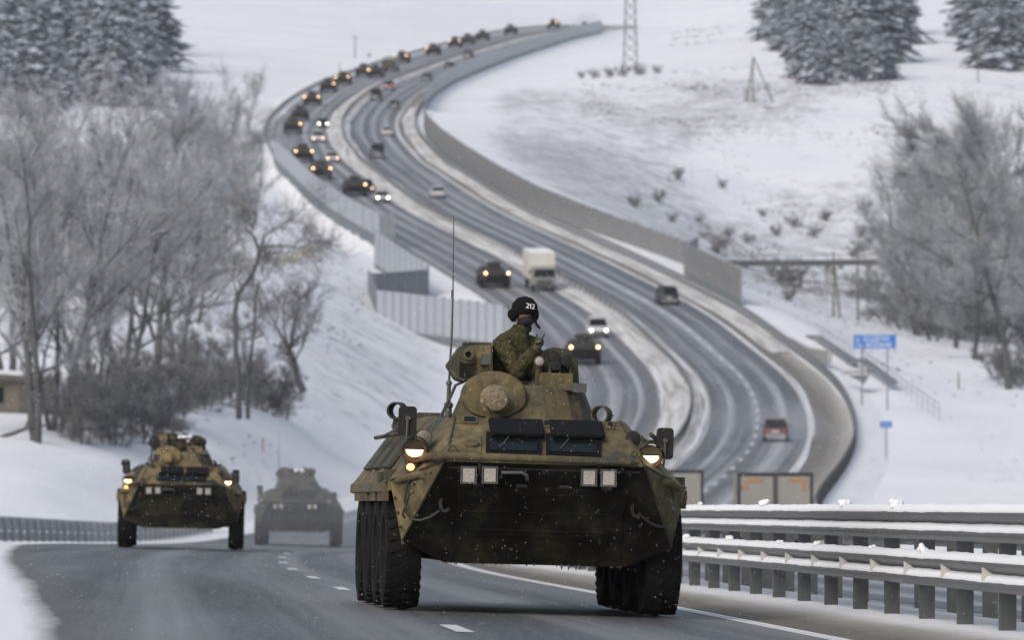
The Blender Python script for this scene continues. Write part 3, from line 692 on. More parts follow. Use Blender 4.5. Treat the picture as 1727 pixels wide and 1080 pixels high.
def make_btr():
    r = empty('armoured_vehicle')
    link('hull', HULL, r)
    for y in (0.0, 1.35, 2.875, 4.225):
        for s in (-1, 1):
            w = link('wheel', RIM_HI, r, (s*1.24, y, 0.575), (0, 0, 0 if s > 0 else PI)); w.name = 'wheel'
            link('tyre', TYRE_HI, w, (0, 0, 0), (random.uniform(0, 6), 0, 0))
    # axle housings and suspension behind the lower plate
    for y in (0.0, 1.35, 2.875, 4.225):
        b = MB(); b.tube([(-1.1, y, 0.575), (1.1, y, 0.575)], 0.07, 8)
        b.hull([(x, yy, z) for x in (-1.05, -0.8, 0.8, 1.05) for yy in (y-0.12, y+0.12) for z in (0.5, 0.66)]); b.build('axle', M['shaded_grime'], r)
    def slope(px, t, out=0.0):
        """a point on the upper glacis: t from the nose edge (0) to the roof (1)"""
        y = -1.45+0.95*t; z = HNOSE+(HROOF-HNOSE)*t
        x = (px-863.5)*(60+y)/FPX-0.17+0.0785*y
        return Vector((x, y-0.40*out, z+0.92*out))
    # windscreens with raised armour shutters
    for (x0, x1) in ((817, 905), (919, 1006)):
        f = MB(); quad_plate(f, [slope(x0-3, 0.14), slope(x1+3, 0.14), slope(x1+3, 0.62), slope(x0-3, 0.62)], 0.03); fo = f.build('window_frame', M['black_rubber'], r)
        g = MB(); quad_plate(g, [slope(x0+4, 0.18, .03), slope(x1-4, 0.18, .03), slope(x1-4, 0.60, .03), slope(x0+4, 0.60, .03)], 0.012); g.build('pane', M['dark_glass'], fo)
        # shutter hinged at the roof line, swung up and forward
        c = MB(); xa, xb = slope(x0-1, 1.0).x, slope(x1+2, 1.0).x
        c.hull([(x+dx, y, z) for x, dx in ((xa, 0), (xb, 0)) for (y, z) in ((-0.58, 1.80), (-0.60, 1.845), (-0.97, 1.665), (-0.985, 1.70))]+[(xa+0.03, -1.03, 1.668), (xb-0.03, -1.03, 1.668), (xa+0.03, -1.04, 1.70), (xb-0.03, -1.04, 1.70)], 0, 0.008)
        so = c.build('shutter', M['black_rubber'], r)
        h = MB()
        for x in (xa+0.06, xb-0.06): h.tube([(x, -0.55, 1.83), (x, -0.66, 1.80), (x, -0.72, 1.74)], 0.018, 6)
        h.build('hinge', M['camo_dark'], so)
    # vision slits along the roof edge
    for (x0, x1, t) in ((773, 798, 0.90), (909, 922, 0.86), (1017, 1031, 0.86)):
        b = MB(); quad_plate(b, [slope(x0, t-0.08), slope(x1, t-0.08), slope(x1, t+0.08), slope(x0, t+0.08)], 0.028); so = b.build('periscope', M['camo_olive'], r)
        b = MB(); quad_plate(b, [slope(x0+3, t-0.05, .028), slope(x1-3, t-0.05, .028), slope(x1-3, t+0.05, .028), slope(x0+3, t+0.05, .028)], 0.006); b.build('pane', M['dark_glass'], so)
    # inspection cover with tow eye on the near glacis
    b = MB(); quad_plate(b, [slope(771, 0.12), slope(806, 0.12), slope(806, 0.55), slope(771, 0.55)], 0.02); co = b.build('inspection_cover', M['camo_olive'], r)
    b = MB(); b.lathe([(0.075, 0), (0.075, 0.025), (0.05, 0.035)], slope(789, 0.33, 0.02), n=18, rot=(0.42, 0, 0)); b.build('filler_cap', M['camo_olive'], co, True)
    # tube rail along the nose
    b = MB(); b.tube([lp(716, 775, -1.0), lp(728, 772, -1.30), lp(748, 771, -1.54), lp(905, 777, -1.58), lp(1066, 784, -1.54), lp(1088, 789, -1.25), lp(1096, 792, -1.0)], 0.040, 10)
    b.tube([lp(712, 790, -0.95), lp(735, 783, -1.3)], 0.02, 6); b.build('nose_rail', M['camo_olive'], r, True)
    for px in (812, 1016):
        b = MB(); b.tube([lp(px, 778, -1.50), lp(px, 795, -1.47), lp(px+2, 806, -1.42)], 0.016, 6); b.build('rail_bracket', M['camo_dark'], r)
    # weld seams and bolt heads on the cheeks, glacis and lower plate
    for s in (-1, 1):
        b = MB(); b.tube([(s*0.935, -1.462, HNOSE+0.004), (s*1.275, -0.812, 0.66)], 0.012, 5); b.tube([(s*0.93, -1.455, HNOSE+0.008), (s*0.785, -0.52, HROOF+0.004)], 0.010, 5); b.tube([(s*0.94, -1.45, HNOSE), (s*1.402, -0.745, 1.225)], 0.010, 5); b.build('weld_seam', M['camo_dark'], r)
    bm_ = MB(); bm_.lathe([(0.016, 0), (0.016, -0.012), (0.008, -0.018), (0.001, -0.018)], (0, 0, 0), 'y', 8); BOLT = bm_.mesh('bolt', M['camo_dark'], True)
    for s in (-1, 1):
        for t in (0.15, 0.35, 0.55, 0.75): link('bolt', BOLT, r, (s*(1.0+0.36*t), -1.40+0.62*t, HNOSE-0.08-0.26*t), (0, 0, s*0.7))
        for t in (0.2, 0.5, 0.8): link('bolt', BOLT, r, (s*(1.27+0.10*t), -0.83+0.05*t, 0.70+0.45*t), (0, 0, s*0.8))
    for x in np.linspace(-0.8, 0.8, 9): link('bolt', BOLT, r, (x, -1.385, 1.335), (0.7, 0, 0))
    b = MB(); b.tube([(-0.90, -1.395, 1.36), (0.90, -1.395, 1.36)], 0.012, 5); b.build('weld_seam', M['camo_dark'], r)
    # four box lamps under the nose edge
    for px, py in ((793, 804), (829, 804), (997, 809), (1030, 810)):
        c = lp(px, py, -1.47)
        b = MB(); b.box(c, (0.145, 0.07, 0.165)); b.box(c+Vector((0, -0.03, 0.075)), (0.15, 0.06, 0.014)); b.box(c+Vector((0, -0.03, -0.075)), (0.15, 0.06, 0.014))
        b.box(c+Vector((-0.068, -0.03, 0)), (0.012, 0.06, 0.14)); b.box(c+Vector((0.068, -0.03, 0)), (0.012, 0.06, 0.14)); lo = b.build('box_lamp', M['dark_metal'], r)
        b = MB(); b.box(c+Vector((0, -0.048, 0)), (0.108, 0.03, 0.128)); b.build('lens', M['snowy_lens'], lo)
    b = MB(); b.tube([lp(848, 808, -1.38), lp(850, 800, -1.47), lp(884, 800, -1.47), lp(892, 805, -1.44), lp(893, 812, -1.36)], 0.016, 8); b.build('grab_handle', M['galvanised'], r, True)
    # tow hooks and hanging cables on the lower plate and cheeks
    for s in (-1, 1):
        xh = s*0.90
        b = MB(); b.tube([(xh+0.045*math.cos(t), -1.13-0.01*math.sin(t), 1.02+0.075*math.sin(t)) for t in np.linspace(0.9, 2*PI-0.6, 12)], 0.017, 6); b.box((xh+0.02, -1.10, 1.09), (0.12, 0.10, 0.05)); b.build('tow_hook', M['grimy_steel'], r)
        # the cable runs down the cheek from the lamp, loops across the lower plate and ends at the hook
        cp = [(1.20, -1.02, 1.30), (1.255, -0.965, 1.18), (1.27, -0.935, 1.04), (1.255, -0.93, 0.93), (1.20, -0.965, 0.865), (1.12, -1.02, 0.855), (1.03, -1.06, 0.89), (0.95, -1.10, 0.95)]
        b = MB(); b.tube([(s*x, y-0.03, z) for x, y, z in cp], 0.013, 6); b.build('tow_cable', M['grimy_steel'], r, True)
    # headlamp clusters on the bow shoulders
    for s, (hx, hy), (ix, iy), (ux, uy) in ((-1, (702, 763), (695, 790), (718, 740)), (1, (1101, 775), (1108, 801), (1072, 744))):
        c = lp(hx, hy, -1.02); b = MB()
        b.lathe([(0.07, 0.20), (0.105, 0.12), (0.116, 0.02), (0.116, -0.03), (0.106, -0.03), (0.100, 0.0)], c, 'y', 24)
        b.lathe([(0.135, -0.08), (0.140, -0.08), (0.142, 0.06), (0.132, 0.06)], c, 'y', 16, arc=PI, capped=False)
        ho = b.build('headlamp', M['camo_dark'], r, True)
        g = MB(); n = 18
        rim = [(0.088*math.cos(a), 0.075*math.sin(a)) for a in np.linspace(PI, 2*PI, n)]
        lens = [(x*0.92, z*0.9+0.012) for x, z in rim]
        g.prism([(c.x+x, c.z+z) for x, z in lens], c.y-0.034, c.y-0.012); g.build('lens', M['lamp_orange' if s < 0 else 'lamp_warm'], ho)
        g = MB(); g.lathe([(0.104, -0.036), (0.090, -0.036), (0.090, -0.014), (0.104, -0.014), (0.104, -0.036)], c, 'y', 24, capped=False); g.build('lens_rim', M['lamp_rim'], ho)
        g = MB(); g.prism([(c.x+0.09*math.cos(a), c.z+0.09*math.sin(a)+0.012) for a in np.linspace(0, PI, n)], c.y-0.04, c.y-0.012); g.build('blackout_mask', M['camo_brown'], ho)
        c2 = lp(ix, iy, -1.0); b = MB(); b.lathe([(0.05, 0.08), (0.058, 0.0), (0.058, -0.03)], c2, 'y', 14); io = b.build('side_lamp', M['camo_dark'], r, True)
        b = MB(); b.ball(c2+Vector((0, -0.035, 0)), (0.038, 0.022, 0.034), 10, 6); b.build('lens', M['lamp_amber'], io, 'all')
        b = MB(); b.tube([c+Vector((0, 0.1, -0.05)), c2+Vector((0, 0.06, 0)), (c2.x, c2.y+0.25, 1.25)], 0.03, 6); b.build('lamp_bracket', M['camo_dark'], r)
        c3 = lp(ux, uy, -0.85); b = MB(); b.lathe([(0.05, 0.14), (0.075, 0.06), (0.080, -0.02), (0.080, -0.04), (0.072, -0.04), (0.06, -0.03)], c3, 'y', 20)
        b.tube([c3+Vector((0, 0.03, -0.07)), (c3.x-s*0.06, c3.y+0.12, c3.z-0.2)], 0.02, 6); uo = b.build('spot_lamp', M['camo_dark'], r, True)
        b = MB(); b.lathe([(0.070, -0.044), (0.05, -0.052), (0.001, -0.056)], c3, 'y', 18, capped=False); b.build('lens', M['lens_brown'] if s < 0 else M['mirror_back'], uo, True)
        # curled guard plate round the lamp base
        b = MB(); b.tube([(s*1.36, -0.70, 1.21), (s*1.30, -0.95, 1.24), (s*1.16, -1.10, 1.28), (s*1.02, -1.12, 1.30)], [0.03, 0.035, 0.04, 0.03], 8); b.build('lamp_guard', M['camo_olive'], r, True)
    # splash board, wipers, lifting eyes, cheek handles and a folded trim vane plate
    b = MB(); quad_plate(b, [slope(760, 0.055), slope(1052, 0.055), slope(1052, 0.085), slope(760, 0.085)], 0.035); b.build('splash_board', M['camo_olive'], r)
    for px in (858, 960): b = MB(); b.tube([slope(px, 0.60, .05), slope(px-14, 0.30, .055)], 0.007, 5); b.tube([slope(px-20, 0.22, .05), slope(px-8, 0.42, .05)], 0.007, 5); b.build('wiper', M['dark_metal'], r)
    for s in (-1, 1):
        b = MB(); b.tube([(s*0.86+0.04*math.cos(t), -1.30, 1.52+0.045*math.sin(t)) for t in np.linspace(-0.3, PI+0.3, 9)], 0.012, 6); b.build('lifting_eye', M['camo_olive'], r, True)
        b = MB(); b.tube([(s*1.19, -1.10, 1.12), (s*1.235, -1.12, 1.10), (s*1.29, -1.0, 0.90), (s*1.265, -0.96, 0.88)], 0.011, 6); b.build('cheek_handle', M['camo_dark'], r, True)
    n_ = Vector((0, -0.768, -0.640)); f_ = lambda x, z: Vector((x, -1.45+(HNOSE-z)*0.833, z))+n_*0.002
    b = MB(); quad_plate(b, [f_(-0.78, 0.74), f_(0.78, 0.74), f_(0.78, 1.20), f_(-0.78, 1.20)], 0.022); tv = b.build('trim_vane', M['shaded_grime'], r)
    for z in (0.80, 0.97, 1.14): b = MB(); b.tube([f_(-0.74, z)+n_*0.025, f_(0.74, z)+n_*0.025], 0.009, 6); b.build('vane_rib', M['shaded_grime'], tv)
    for x in (-0.6, -0.2, 0.2, 0.6): b = MB(); b.tube([f_(x-0.05, 1.215)+n_*0.02, f_(x+0.05, 1.215)+n_*0.02], 0.018, 8); b.build('vane_hinge', M['grimy_steel'], tv)
    # rear-view mirrors
    for (x0, y0, x1, y1), foot, y in (((676, 687, 705, 738), (685, 790), -0.55), ((1113, 725, 1140, 779), (1120, 815), -0.6)):
        a, c = lp(x0, y0, y), lp(x1, y1, y); cx, cz = (a.x+c.x)/2, (a.z+c.z)/2; w, h = c.x-a.x, a.z-c.z
        b = MB(); pr = []
        for qx, qz, a0 in ((1, 1, 0), (-1, 1, PI/2), (-1, -1, PI), (1, -1, 1.5*PI)):
            for t in np.linspace(0, PI/2, 5): pr.append((cx+qx*(w/2-0.035)+0.035*math.cos(a0+t), cz+qz*(h/2-0.035)+0.035*math.sin(a0+t)))
        b.prism(pr, y-0.035, y+0.02); mo = b.build('mirror', M['mirror_back'], r)
        f = lp(*foot, y); b = MB(); b.tube([(cx, y-0.045, cz+0.05), (cx-0.005, y-0.045, cz-h/2), (f.x, y+0.0, f.z)], 0.013, 6); b.box((cx, y-0.045, cz+0.03), (0.05, 0.03, 0.03)); b.build('mirror_arm', M['dark_metal'], mo)
    # open ring guards on the hull shoulders
    for (px, py, y, rad) in ((673, 695, 0.4, 0.085), (1019, 703, 0.15, 0.090)):
        c = lp(px, py, y); b = MB(); b.lathe([(rad, -0.06), (rad, 0.07), (rad-0.016, 0.07), (rad-0.016, -0.06), (rad, -0.06)], c, 'y', 26, rot=(0.0, 0, -0.45), capped=False)
        b.box(c+Vector((0, 0, -rad-0.02)), (0.07, 0.08, 0.08)); b.tube([c+Vector((rad, -0.03, 0)), c+Vector((rad+0.03, -0.03, -0.005))], 0.006, 5); b.build('ring_guard', M['camo_dark'], r, True)
    # stowage and hatches on the flanks
    for s in (-1, 1):
        for y0, y1 in ((0.5, 1.5), (2.2, 3.2), (3.5, 4.7)):
            b = MB(); quad_plate(b, [(s*1.33, y0, 1.345), (s*1.33, y1, 1.345), (s*1.07, y1, 1.71), (s*1.07, y0, 1.71)][::s], 0.035)
            b.build('side_hatch', M['camo_dark'], r)
        b = MB(); b.tube([(s*1.16, 0.3, 1.74), (s*1.26, 0.5, 1.68), (s*1.26, 1.6, 1.68), (s*1.16, 1.8, 1.74)], 0.022, 6); b.tube([(s*1.16, 2.4, 1.74), (s*1.26, 2.6, 1.68), (s*1.26, 4.3, 1.68)], 0.022, 6); b.build('grab_rail', M['camo_dark'], r, True)
        b = MB(); b.box((s*1.36, -0.28, 1.265), (0.13, 0.28, 0.13)); b.build('stowage_box', M['camo_dark'], r)
        b = MB(); b.box((s*1.425, 0.3, 1.26), (0.05, 0.5, 0.09)); b.build('step_plate', M['camo_dark'], r)
    b = MB(); b.tube([(-1.10, 2.2, 1.76), (-1.08, 3.8, 1.80), (-0.98, 4.9, 1.86)], 0.055, 8); b.build('stowed_roll', M['camo_dark'], r, True)
    b = MB(); b.box((-0.72, 3.6, 1.90), (0.35, 0.9, 0.07)); b.build('roof_hatch', M['camo_dark'], r)
    b = MB(); b.box((0.70, 3.6, 1.90), (0.35, 0.9, 0.07)); b.build('roof_hatch', M['camo_dark'], r)
    # frozen dirt hanging from the lower edge
    b = MB(); rr = random.Random(5)
    for i in range(44):
        x = rr.uniform(-0.84, 0.84); L = rr.uniform(0.008, 0.03)*(2 if 0.25 < x < 0.6 else 1); b.lathe([(0.014, 0), (0.009, -L*0.6), (0.001, -L)], (x, -0.66+rr.uniform(0, .05), 0.475), n=5, capped=False)
    for s in (-1, 1):
        for i in range(34):
            x = s*rr.uniform(0.9, 1.27); b.lathe([(0.012, 0), (0.008, -0.02), (0.001, -rr.uniform(.02, .04))], (x, -0.74+rr.uniform(-.02, .03), 0.655-0.0), n=5, capped=False)
    b.build('icicles', M['ice'], r)['kind'] = 'stuff'
    # ---------------- turret
    ty = 1.22; b = MB()
    b.lathe([(0.725, HROOF-0.02), (0.705, HROOF+0.03), (0.585, 2.165), (0.56, 2.185), (0.0, 2.19)], (0.0, ty, 0), 'z', 14, rot=None, capped=False)
    t = b.build('turret', M['camo_olive'], r)
    # rounded mantlet shield with the covered barrel end on
    c = lp(837, 672, 0.56); b = MB(); n = 30; out = []
    for i in range(n):
        a = 2*PI*i/n; x = 0.325*math.cos(a); z = 0.25*math.sin(a)
        if z < 0: z *= 0.86; x *= 1.0+0.03*math.sin(a)**2
        out.append((x, z))
    vs = []; 
    for sc, yy in ((0.90, 0.10), (1.0, 0.05), (1.0, 0.0), (0.93, -0.035), (0.55, -0.06), (0.42, -0.05)):
        vs += [(c.x+x*sc, c.y+yy, c.z+z*sc) for x, z in out]
    fs = [(i*n+k, i*n+(k+1) % n, (i+1)*n+(k+1) % n, (i+1)*n+k) for i in range(5) for k in range(n)]+[tuple(range(5*n, 6*n)), tuple(range(n))[::-1]]
    b.add(vs, fs); sh = b.build('mantlet', M['camo_olive'], t, True)
    b = MB(); b.lathe([(0.15, 0.05), (0.15, -0.05), (0.122, -0.07), (0.118, -0.22), (0.105, -0.245), (0.06, -0.255), (0.001, -0.257)], lp(838, 677, 0.56), 'y', 24, capped=False); b.build('barrel', M['snowy_boss'], t, True)
    b = MB(); q = lp(836, 705, 0.5); b.box(q, (0.14, 0.10, 0.07)); b.box(q+Vector((-0.05, -0.055, 0)), (0.02, 0.02, 0.08)); b.box(q+Vector((0.05, -0.055, 0)), (0.02, 0.02, 0.08)); b.build('mantlet_bracket', M['camo_olive'], t)
    for px in (790, 806, 868): b = MB(); b.box(lp(px, 709, 0.52), (0.035, 0.05, 0.03)); b.build('lug', M['camo_olive'], t)
    # armoured machine gun housing on the turret shoulder
    y0 = 0.75; hp = [(757, 617), (779, 586), (834, 584), (836, 640), (812, 646), (782, 645), (772, 641)]
    b = MB(); pts = [lp(x, y, y0) for x, y in hp]; back = [Vector((p.x*0.97-0.0, y0+0.62, p.z)) for p in pts]
    b.hull(pts+back, 0, 0.01); gh = b.build('gun_housing', M['camo_olive'], t)
    b = MB(); q = lp(793, 606, y0-0.01); b.box(q+Vector((0, 0, -0.11)), (0.155, 0.03, 0.14)); b.build('housing_recess', M['shaded_grime'], gh)
    b = MB(); q = lp(793, 600, y0-0.03); b.lathe([(0.058, 0.05), (0.058, -0.05), (0.030, -0.055), (0.028, 0.02)], q, 'y', 18, capped=False); b.box(q+Vector((0, 0.02, -0.04)), (0.116, 0.05, 0.09)); b.build('muzzle_sleeve', M['camo_olive'], gh, True)
    b = MB(); b.lathe([(0.029, 0.0), (0.001, 0.0)], q+Vector((0, -0.035, 0)), 'y', 14, capped=False); b.build('muzzle', M['black_rubber'], gh)
    b = MB(); q = lp(822, 609, y0+0.05); b.box(q, (0.09, 0.3, 0.10)); b.build('side_sight', M['dark_metal'], t)
    b = MB(); b.box(lp(808, 583, y0+0.3), (0.26, 0.4, 0.03)); b.build('housing_lid', M['camo_dark'], gh)
    b = MB(); b.tube([lp(786, 646, 0.9), lp(772, 652, 0.9), lp(765, 668, 0.95), lp(746, 706, 1.0)], 0.016, 6); b.build('feed_hose', M['dark_metal'], t, True)
    # gunner's sight block
    y0 = 0.80; sp = [(921, 663), (921, 612), (925, 592), (938, 588), (964, 592), (979, 611), (983, 664)]
    b = MB(); pts = [lp(x, y, y0+0.12) for x, y in sp]; b.hull(pts+[Vector((p.x, p.y+0.55, p.z)) for p in pts], 0, 0.01); sb = b.build('sight_block', M['camo_dark'], t)
    b = MB(); p0, p1 = lp(913, 631, y0), lp(970, 663, y0); b.hull([(x, y, z) for x in (p0.x+0.02, p1.x) for y in (y0-0.06, y0+0.18) for z in (p0.z, p1.z)]+[(p0.x, y0-0.02, p0.z-0.02), (p0.x, y0+0.1, p1.z)], 0, 0.008); b.build('sight_box', M['camo_olive'], sb)
    b = MB(); p0 = lp(981, 657, y0); b.box(p0, (0.14, 0.14, 0.09)); b.build('sight_window', M['dark_metal'], sb)
    for (px, py) in ((938, 604), (940, 618), (959, 611)):
        b = MB(); q = lp(px, py, y0); b.lathe([(0.045, 0.16), (0.052, -0.02), (0.056, -0.03), (0.056, -0.07), (0.02, -0.078), (0.001, -0.08)], q, 'y', 16, capped=False); b.build('smoke_tube', M['mirror_back'], sb, True)
    b = MB(); q = lp(945, 626, y0+0.05); b.box(q+Vector((-0.08, 0, 0)), (0.02, 0.1, 0.13)); b.box(q+Vector((0.02, 0, -0.01)), (0.02, 0.1, 0.10)); b.box(q+Vector((0.12, 0, 0)), (0.02, 0.1, 0.12)); b.build('tube_bracket', M['camo_olive'], sb)
    # round signal lamp on a stalk beside the hatch
    q = lp(914, 612, 0.82); b = MB(); b.lathe([(0.03, 0.05), (0.05, 0.0), (0.056, -0.015), (0.046, -0.02)], q, 'y', 18); b.tube([q+Vector((0, 0.03, -0.04)), q+Vector((-0.01, 0.05, -0.2)), q+Vector((-0.02, 0.06, -0.32))], 0.03, 8); lo = b.build('signal_lamp', M['camo_dark'], t, True)
    b = MB(); b.lathe([(0.044, -0.018), (0.03, -0.026), (0.001, -0.03)], q, 'y', 16, capped=False); b.build('lens', M['snowy_lens'], lo, True)
    # hatch ring and open lid
    b = MB(); b.lathe([(0.29, 2.17), (0.29, 2.235), (0.245, 2.235), (0.245, 2.17)], (-0.02, ty+0.05, 0), 'z', 24, capped=False); b.build('hatch_ring', M['camo_dark'], t, True)
    b = MB(); b.lathe([(0.29, 0.0), (0.28, 0.03), (0.1, 0.05), (0.001, 0.05)], (0.0, ty+0.52, 2.17), 'z', 24, rot=(-0.12, 0, 0)); b.build('hatch_lid', M['camo_dark'], t, True)
    # whip antenna
    b = MB(); f = lp(759, 711, 1.5); b.lathe([(0.035, 0.0), (0.035, 0.12), (0.045, 0.13), (0.045, 0.16), (0.022, 0.18), (0.020, 0.34), (0.03, 0.35), (0.03, 0.37), (0.014, 0.39)], f, 'z', 10)
    b.tube([f+Vector((0, 0, 0.37)), lp(766, 560, 1.5), lp(768, 500, 1.5)], [0.014, 0.012, 0.009], 6); b.tube([lp(768, 502, 1.5), lp(770, 366, 1.5)], [0.008, 0.005], 6); b.lathe([(0.013, 0), (0.013, 0.08)], lp(767, 505, 1.5), 'z', 8); b.build('antenna', M['dark_metal'], r, True)
    return r
def place_vehicle(o, pos, yaw, pitch, roll=0.0, sc=1.0):
    """yaw: forward (local -Y) turned to +X by yaw; pitch: nose up when positive"""
    o.rotation_mode = 'QUATERNION'
    R = Matrix.Rotation(yaw, 3, 'Z')@Matrix.Rotation(-pitch, 3, 'X')@Matrix.Rotation(roll, 3, 'Y')
    o.rotation_quaternion = R.to_quaternion(); o.location = pos; o.scale = (sc,)*3
def on_road(o, px, Y, extra=0.0, away=False, roll=0.0, off=None, dz=0.008, sc=1.0):
    X = (px-863.5)*Y/FPX if off is None else float(XM(Y))+off
    z = float(road_z(X-float(XM(Y)), Y)); hd = heading(Y); g = grade(Y)
    if away: place_vehicle(o, (X, Y, z+dz), PI-hd+extra, g, -roll, sc)
    else: place_vehicle(o, (X, Y, z+dz), -hd+extra, -g, roll, sc)

btr1 = make_btr()
CONVOY = 'armoured vehicles driving in the convoy'
tag(btr1, 'large olive armoured vehicle leading the convoy with a soldier in its hatch', 'armoured vehicle', CONVOY)
place_vehicle(btr1, (0.155, 60.0, float(road_z(0.17-float(XM(60)), 60))+0.01), YAW1, math.radians(2.95), math.radians(1.78))

btr2 = copy_tree(btr1); tag(btr2, 'tan and black armoured vehicle following second in the outer lane', 'armoured vehicle')
place_vehicle(btr2, (-7.43, 141.0, float(road_z(-7.43-float(XM(141)), 141))+0.01), math.radians(2.4), math.radians(2.95), math.radians(1.3))
btr3 = copy_tree(btr1); tag(btr3, 'grey looking armoured vehicle third in the convoy, veiled by road spray', 'armoured vehicle')
place_vehicle(btr3, (-7.1, 208.0, float(road_z(-7.1-float(XM(208)), 208))+0.01), math.radians(0.6), math.radians(3.2), math.radians(1.0))
def recolor(o, table):
    for ch in o.children:
        for i, s in enumerate(ch.material_slots):
            nm = s.material.name if s.material else None
            if nm in table: s.link = 'OBJECT'; s.material = M[table[nm]]
        recolor(ch, table)
recolor(btr2, {'camo_olive': 'camo_tan', 'snowy_boss': 'camo_tan', 'shaded_grime': 'camo_brown'})
recolor(btr3, {'camo_olive': 'camo_dark', 'snowy_boss': 'camo_dark', 'lamp_warm': 'snowy_lens', 'lamp_orange': 'snowy_lens', 'lamp_amber': 'camo_dark'})

# tied down camouflage nets fill the turret tops of the two followers
for root, nm in ((btr2, 'a'), (btr3, 'b')):
    rr = random.Random(nm); b = MB()
    for i in range(16): b.ball((rr.uniform(-0.42, 0.42), 1.0+rr.uniform(-0.1, 0.35), 2.28+rr.uniform(-0.1, 0.22)), (rr.uniform(.10, .2), rr.uniform(.10, .2), rr.uniform(.08, .14)), 10, 7)
    b.hull([(x, y, z) for x in (-0.5, 0.45) for y in (0.85, 1.5) for z in (2.1, 2.38)])
    me = MB.mesh(b, 'camouflage_net', [M['camo_brown']], 'all'); o = link('camouflage_net', me, root)
    b = MB()
    for i in range(6): b.ball((rr.uniform(-0.12, 0.16), 0.92+rr.uniform(0, 0.2), 2.50+rr.uniform(-.02, .03)), (0.10, 0.12, 0.04), 8, 6)
    b.build('snow_cap', M['packed_snow'], o, 'all')
# ------------------------------------------------------------------ the soldier standing in the hatch
k = Mat('jacket_camo'); v = k.coord('Object'); f = k.noise(v, 26, 5, 0.7, 0.6); f2 = k.noise(v, 9, 5, 0.7); f3 = k.noise(v, 70, 4, 0.7)
c = k.ramp(f, [(0.30, (0.012, 0.014, 0.009)), (0.42, (0.030, 0.032, 0.016)), (0.52, (0.075, 0.068, 0.030)), (0.60, (0.060, 0.042, 0.022)), (0.68, (0.13, 0.12, 0.072)), (0.8, (0.02, 0.02, 0.013))])
k.col(k.mix(k.ramp(f2, [(0.4, 0.0), (0.7, 0.45)]), c, (0.025, 0.026, 0.014))); k.set(Roughness=0.9, Specular_IOR_Level=0.08); k.bump(f2, 0.5, 0.02); M['jacket_camo'] = k.m
plain('helmet_cloth', (0.006, 0.006, 0.0068), 0.9, 0, 0.4, 30, 0.2).set(Specular_IOR_Level=0.15); plain('mask_knit', (0.014, 0.014, 0.020), 0.9, 0, 0.4, 40, 0.2)
plain('balaclava_green', (0.045, 0.042, 0.022), 0.9, 0, 0.4, 40); plain('skin', (0.42, 0.17, 0.12), 0.55, 0, 0.15, 20); plain('glove_green', (0.075, 0.072, 0.048), 0.85, 0, 0.3, 40, 0.2)
plain('number_white', (0.70, 0.70, 0.68), 0.7, 0, 0.1, 30); plain('eye_dark', (0.01, 0.01, 0.01), 0.2, 0, 0.1, 30)

def remeshed(b, name, voxel, it=4, wrinkle=0.0, keep=None):
    me = b.mesh(name, [M['jacket_camo']], fix=False); o = bpy.data.objects.new(name, me); COL.objects.link(o)
    m = o.modifiers.new('r', 'REMESH'); m.mode = 'VOXEL'; m.voxel_size = voxel
    s = o.modifiers.new('s', 'SMOOTH'); s.iterations = it; s.factor = 0.5
    dg = bpy.context.evaluated_depsgraph_get(); ev = o.evaluated_get(dg); out = bpy.data.meshes.new_from_object(ev)
    bpy.data.objects.remove(o); n = len(out.vertices); co = np.zeros(n*3); out.vertices.foreach_get('co', co); co = co.reshape(-1, 3)
    if wrinkle:
        no = np.zeros(n*3); out.vertices.foreach_get('normal', no); no = no.reshape(-1, 3)
        w = np.sin(co[:, 0]*33+co[:, 2]*48+3*np.sin(co[:, 1]*17))*0.5+np.sin(co[:, 0]*-41+co[:, 2]*60+2*np.sin(co[:, 1]*23+co[:, 2]*9))*0.5+np.sin(co[:, 2]*95+4*np.sin(co[:, 0]*25))*0.35
        co = co+no*(w*wrinkle)[:, None]; out.vertices.foreach_set('co', co.ravel())
    out.polygons.foreach_set('use_smooth', [True]*len(out.polygons)); out.materials.clear(); out.update(); return out

S0 = Vector((0.0, 1.30, 1.30))
def sp_(px, py, y): return lp(px, py, y)-S0
soldier = empty('person')
place_vehicle(soldier, btr1.location, YAW1, math.radians(2.95), math.radians(1.78))
soldier.location = btr1.location+(soldier.rotation_quaternion@S0)
tag(soldier, 'soldier in camouflage jacket and black ribbed tanker helmet gesturing from the hatch', 'person')
chest, waist, hips = sp_(866, 606, 1.28), sp_(868, 650, 1.34), sp_(870, 700, 1.36)
upper, neck, head = sp_(874, 578, 1.27), sp_(884, 556, 1.24), sp_(889, 530, 1.20)
shA, elA, wrA = sp_(852, 586, 1.12), sp_(876, 629, 0.93), sp_(908, 592, 0.86)
shB, elB, wrB = sp_(898, 584, 1.34), sp_(916, 628, 1.20), sp_(906, 652, 1.0)
# continuous body: torso, thighs going down inside the turret, neck, head, both arms
b = MB()
b.tube([hips+Vector((0, 0, -0.1)), hips, waist, chest, upper, neck, head], [0.12, 0.14, 0.14, 0.16, 0.13, 0.06, 0.055], 14)
for s in (-1, 1): b.tube([hips+Vector((s*0.08, 0, 0)), hips+Vector((s*0.11, 0, -0.35)), hips+Vector((s*0.11, 0.02, -0.70))], [0.10, 0.075, 0.05], 10)
b.tube([upper, shA, elA, wrA], [0.09, 0.07, 0.05, 0.035], 10); b.tube([upper, shB, elB, wrB], [0.09, 0.07, 0.05, 0.035], 10)
b.ball(head, (0.082, 0.095, 0.118), 16, 12); b.ball(head+Vector((0.022, -0.095, -0.01)), (0.018, 0.025, 0.03), 8, 6); b.ball(head+Vector((0.015, -0.06, -0.085)), (0.045, 0.04, 0.035), 10, 8)
me = remeshed(b, 'body', 0.016, 3); me.materials.append(M['skin']); link('body', me, soldier)
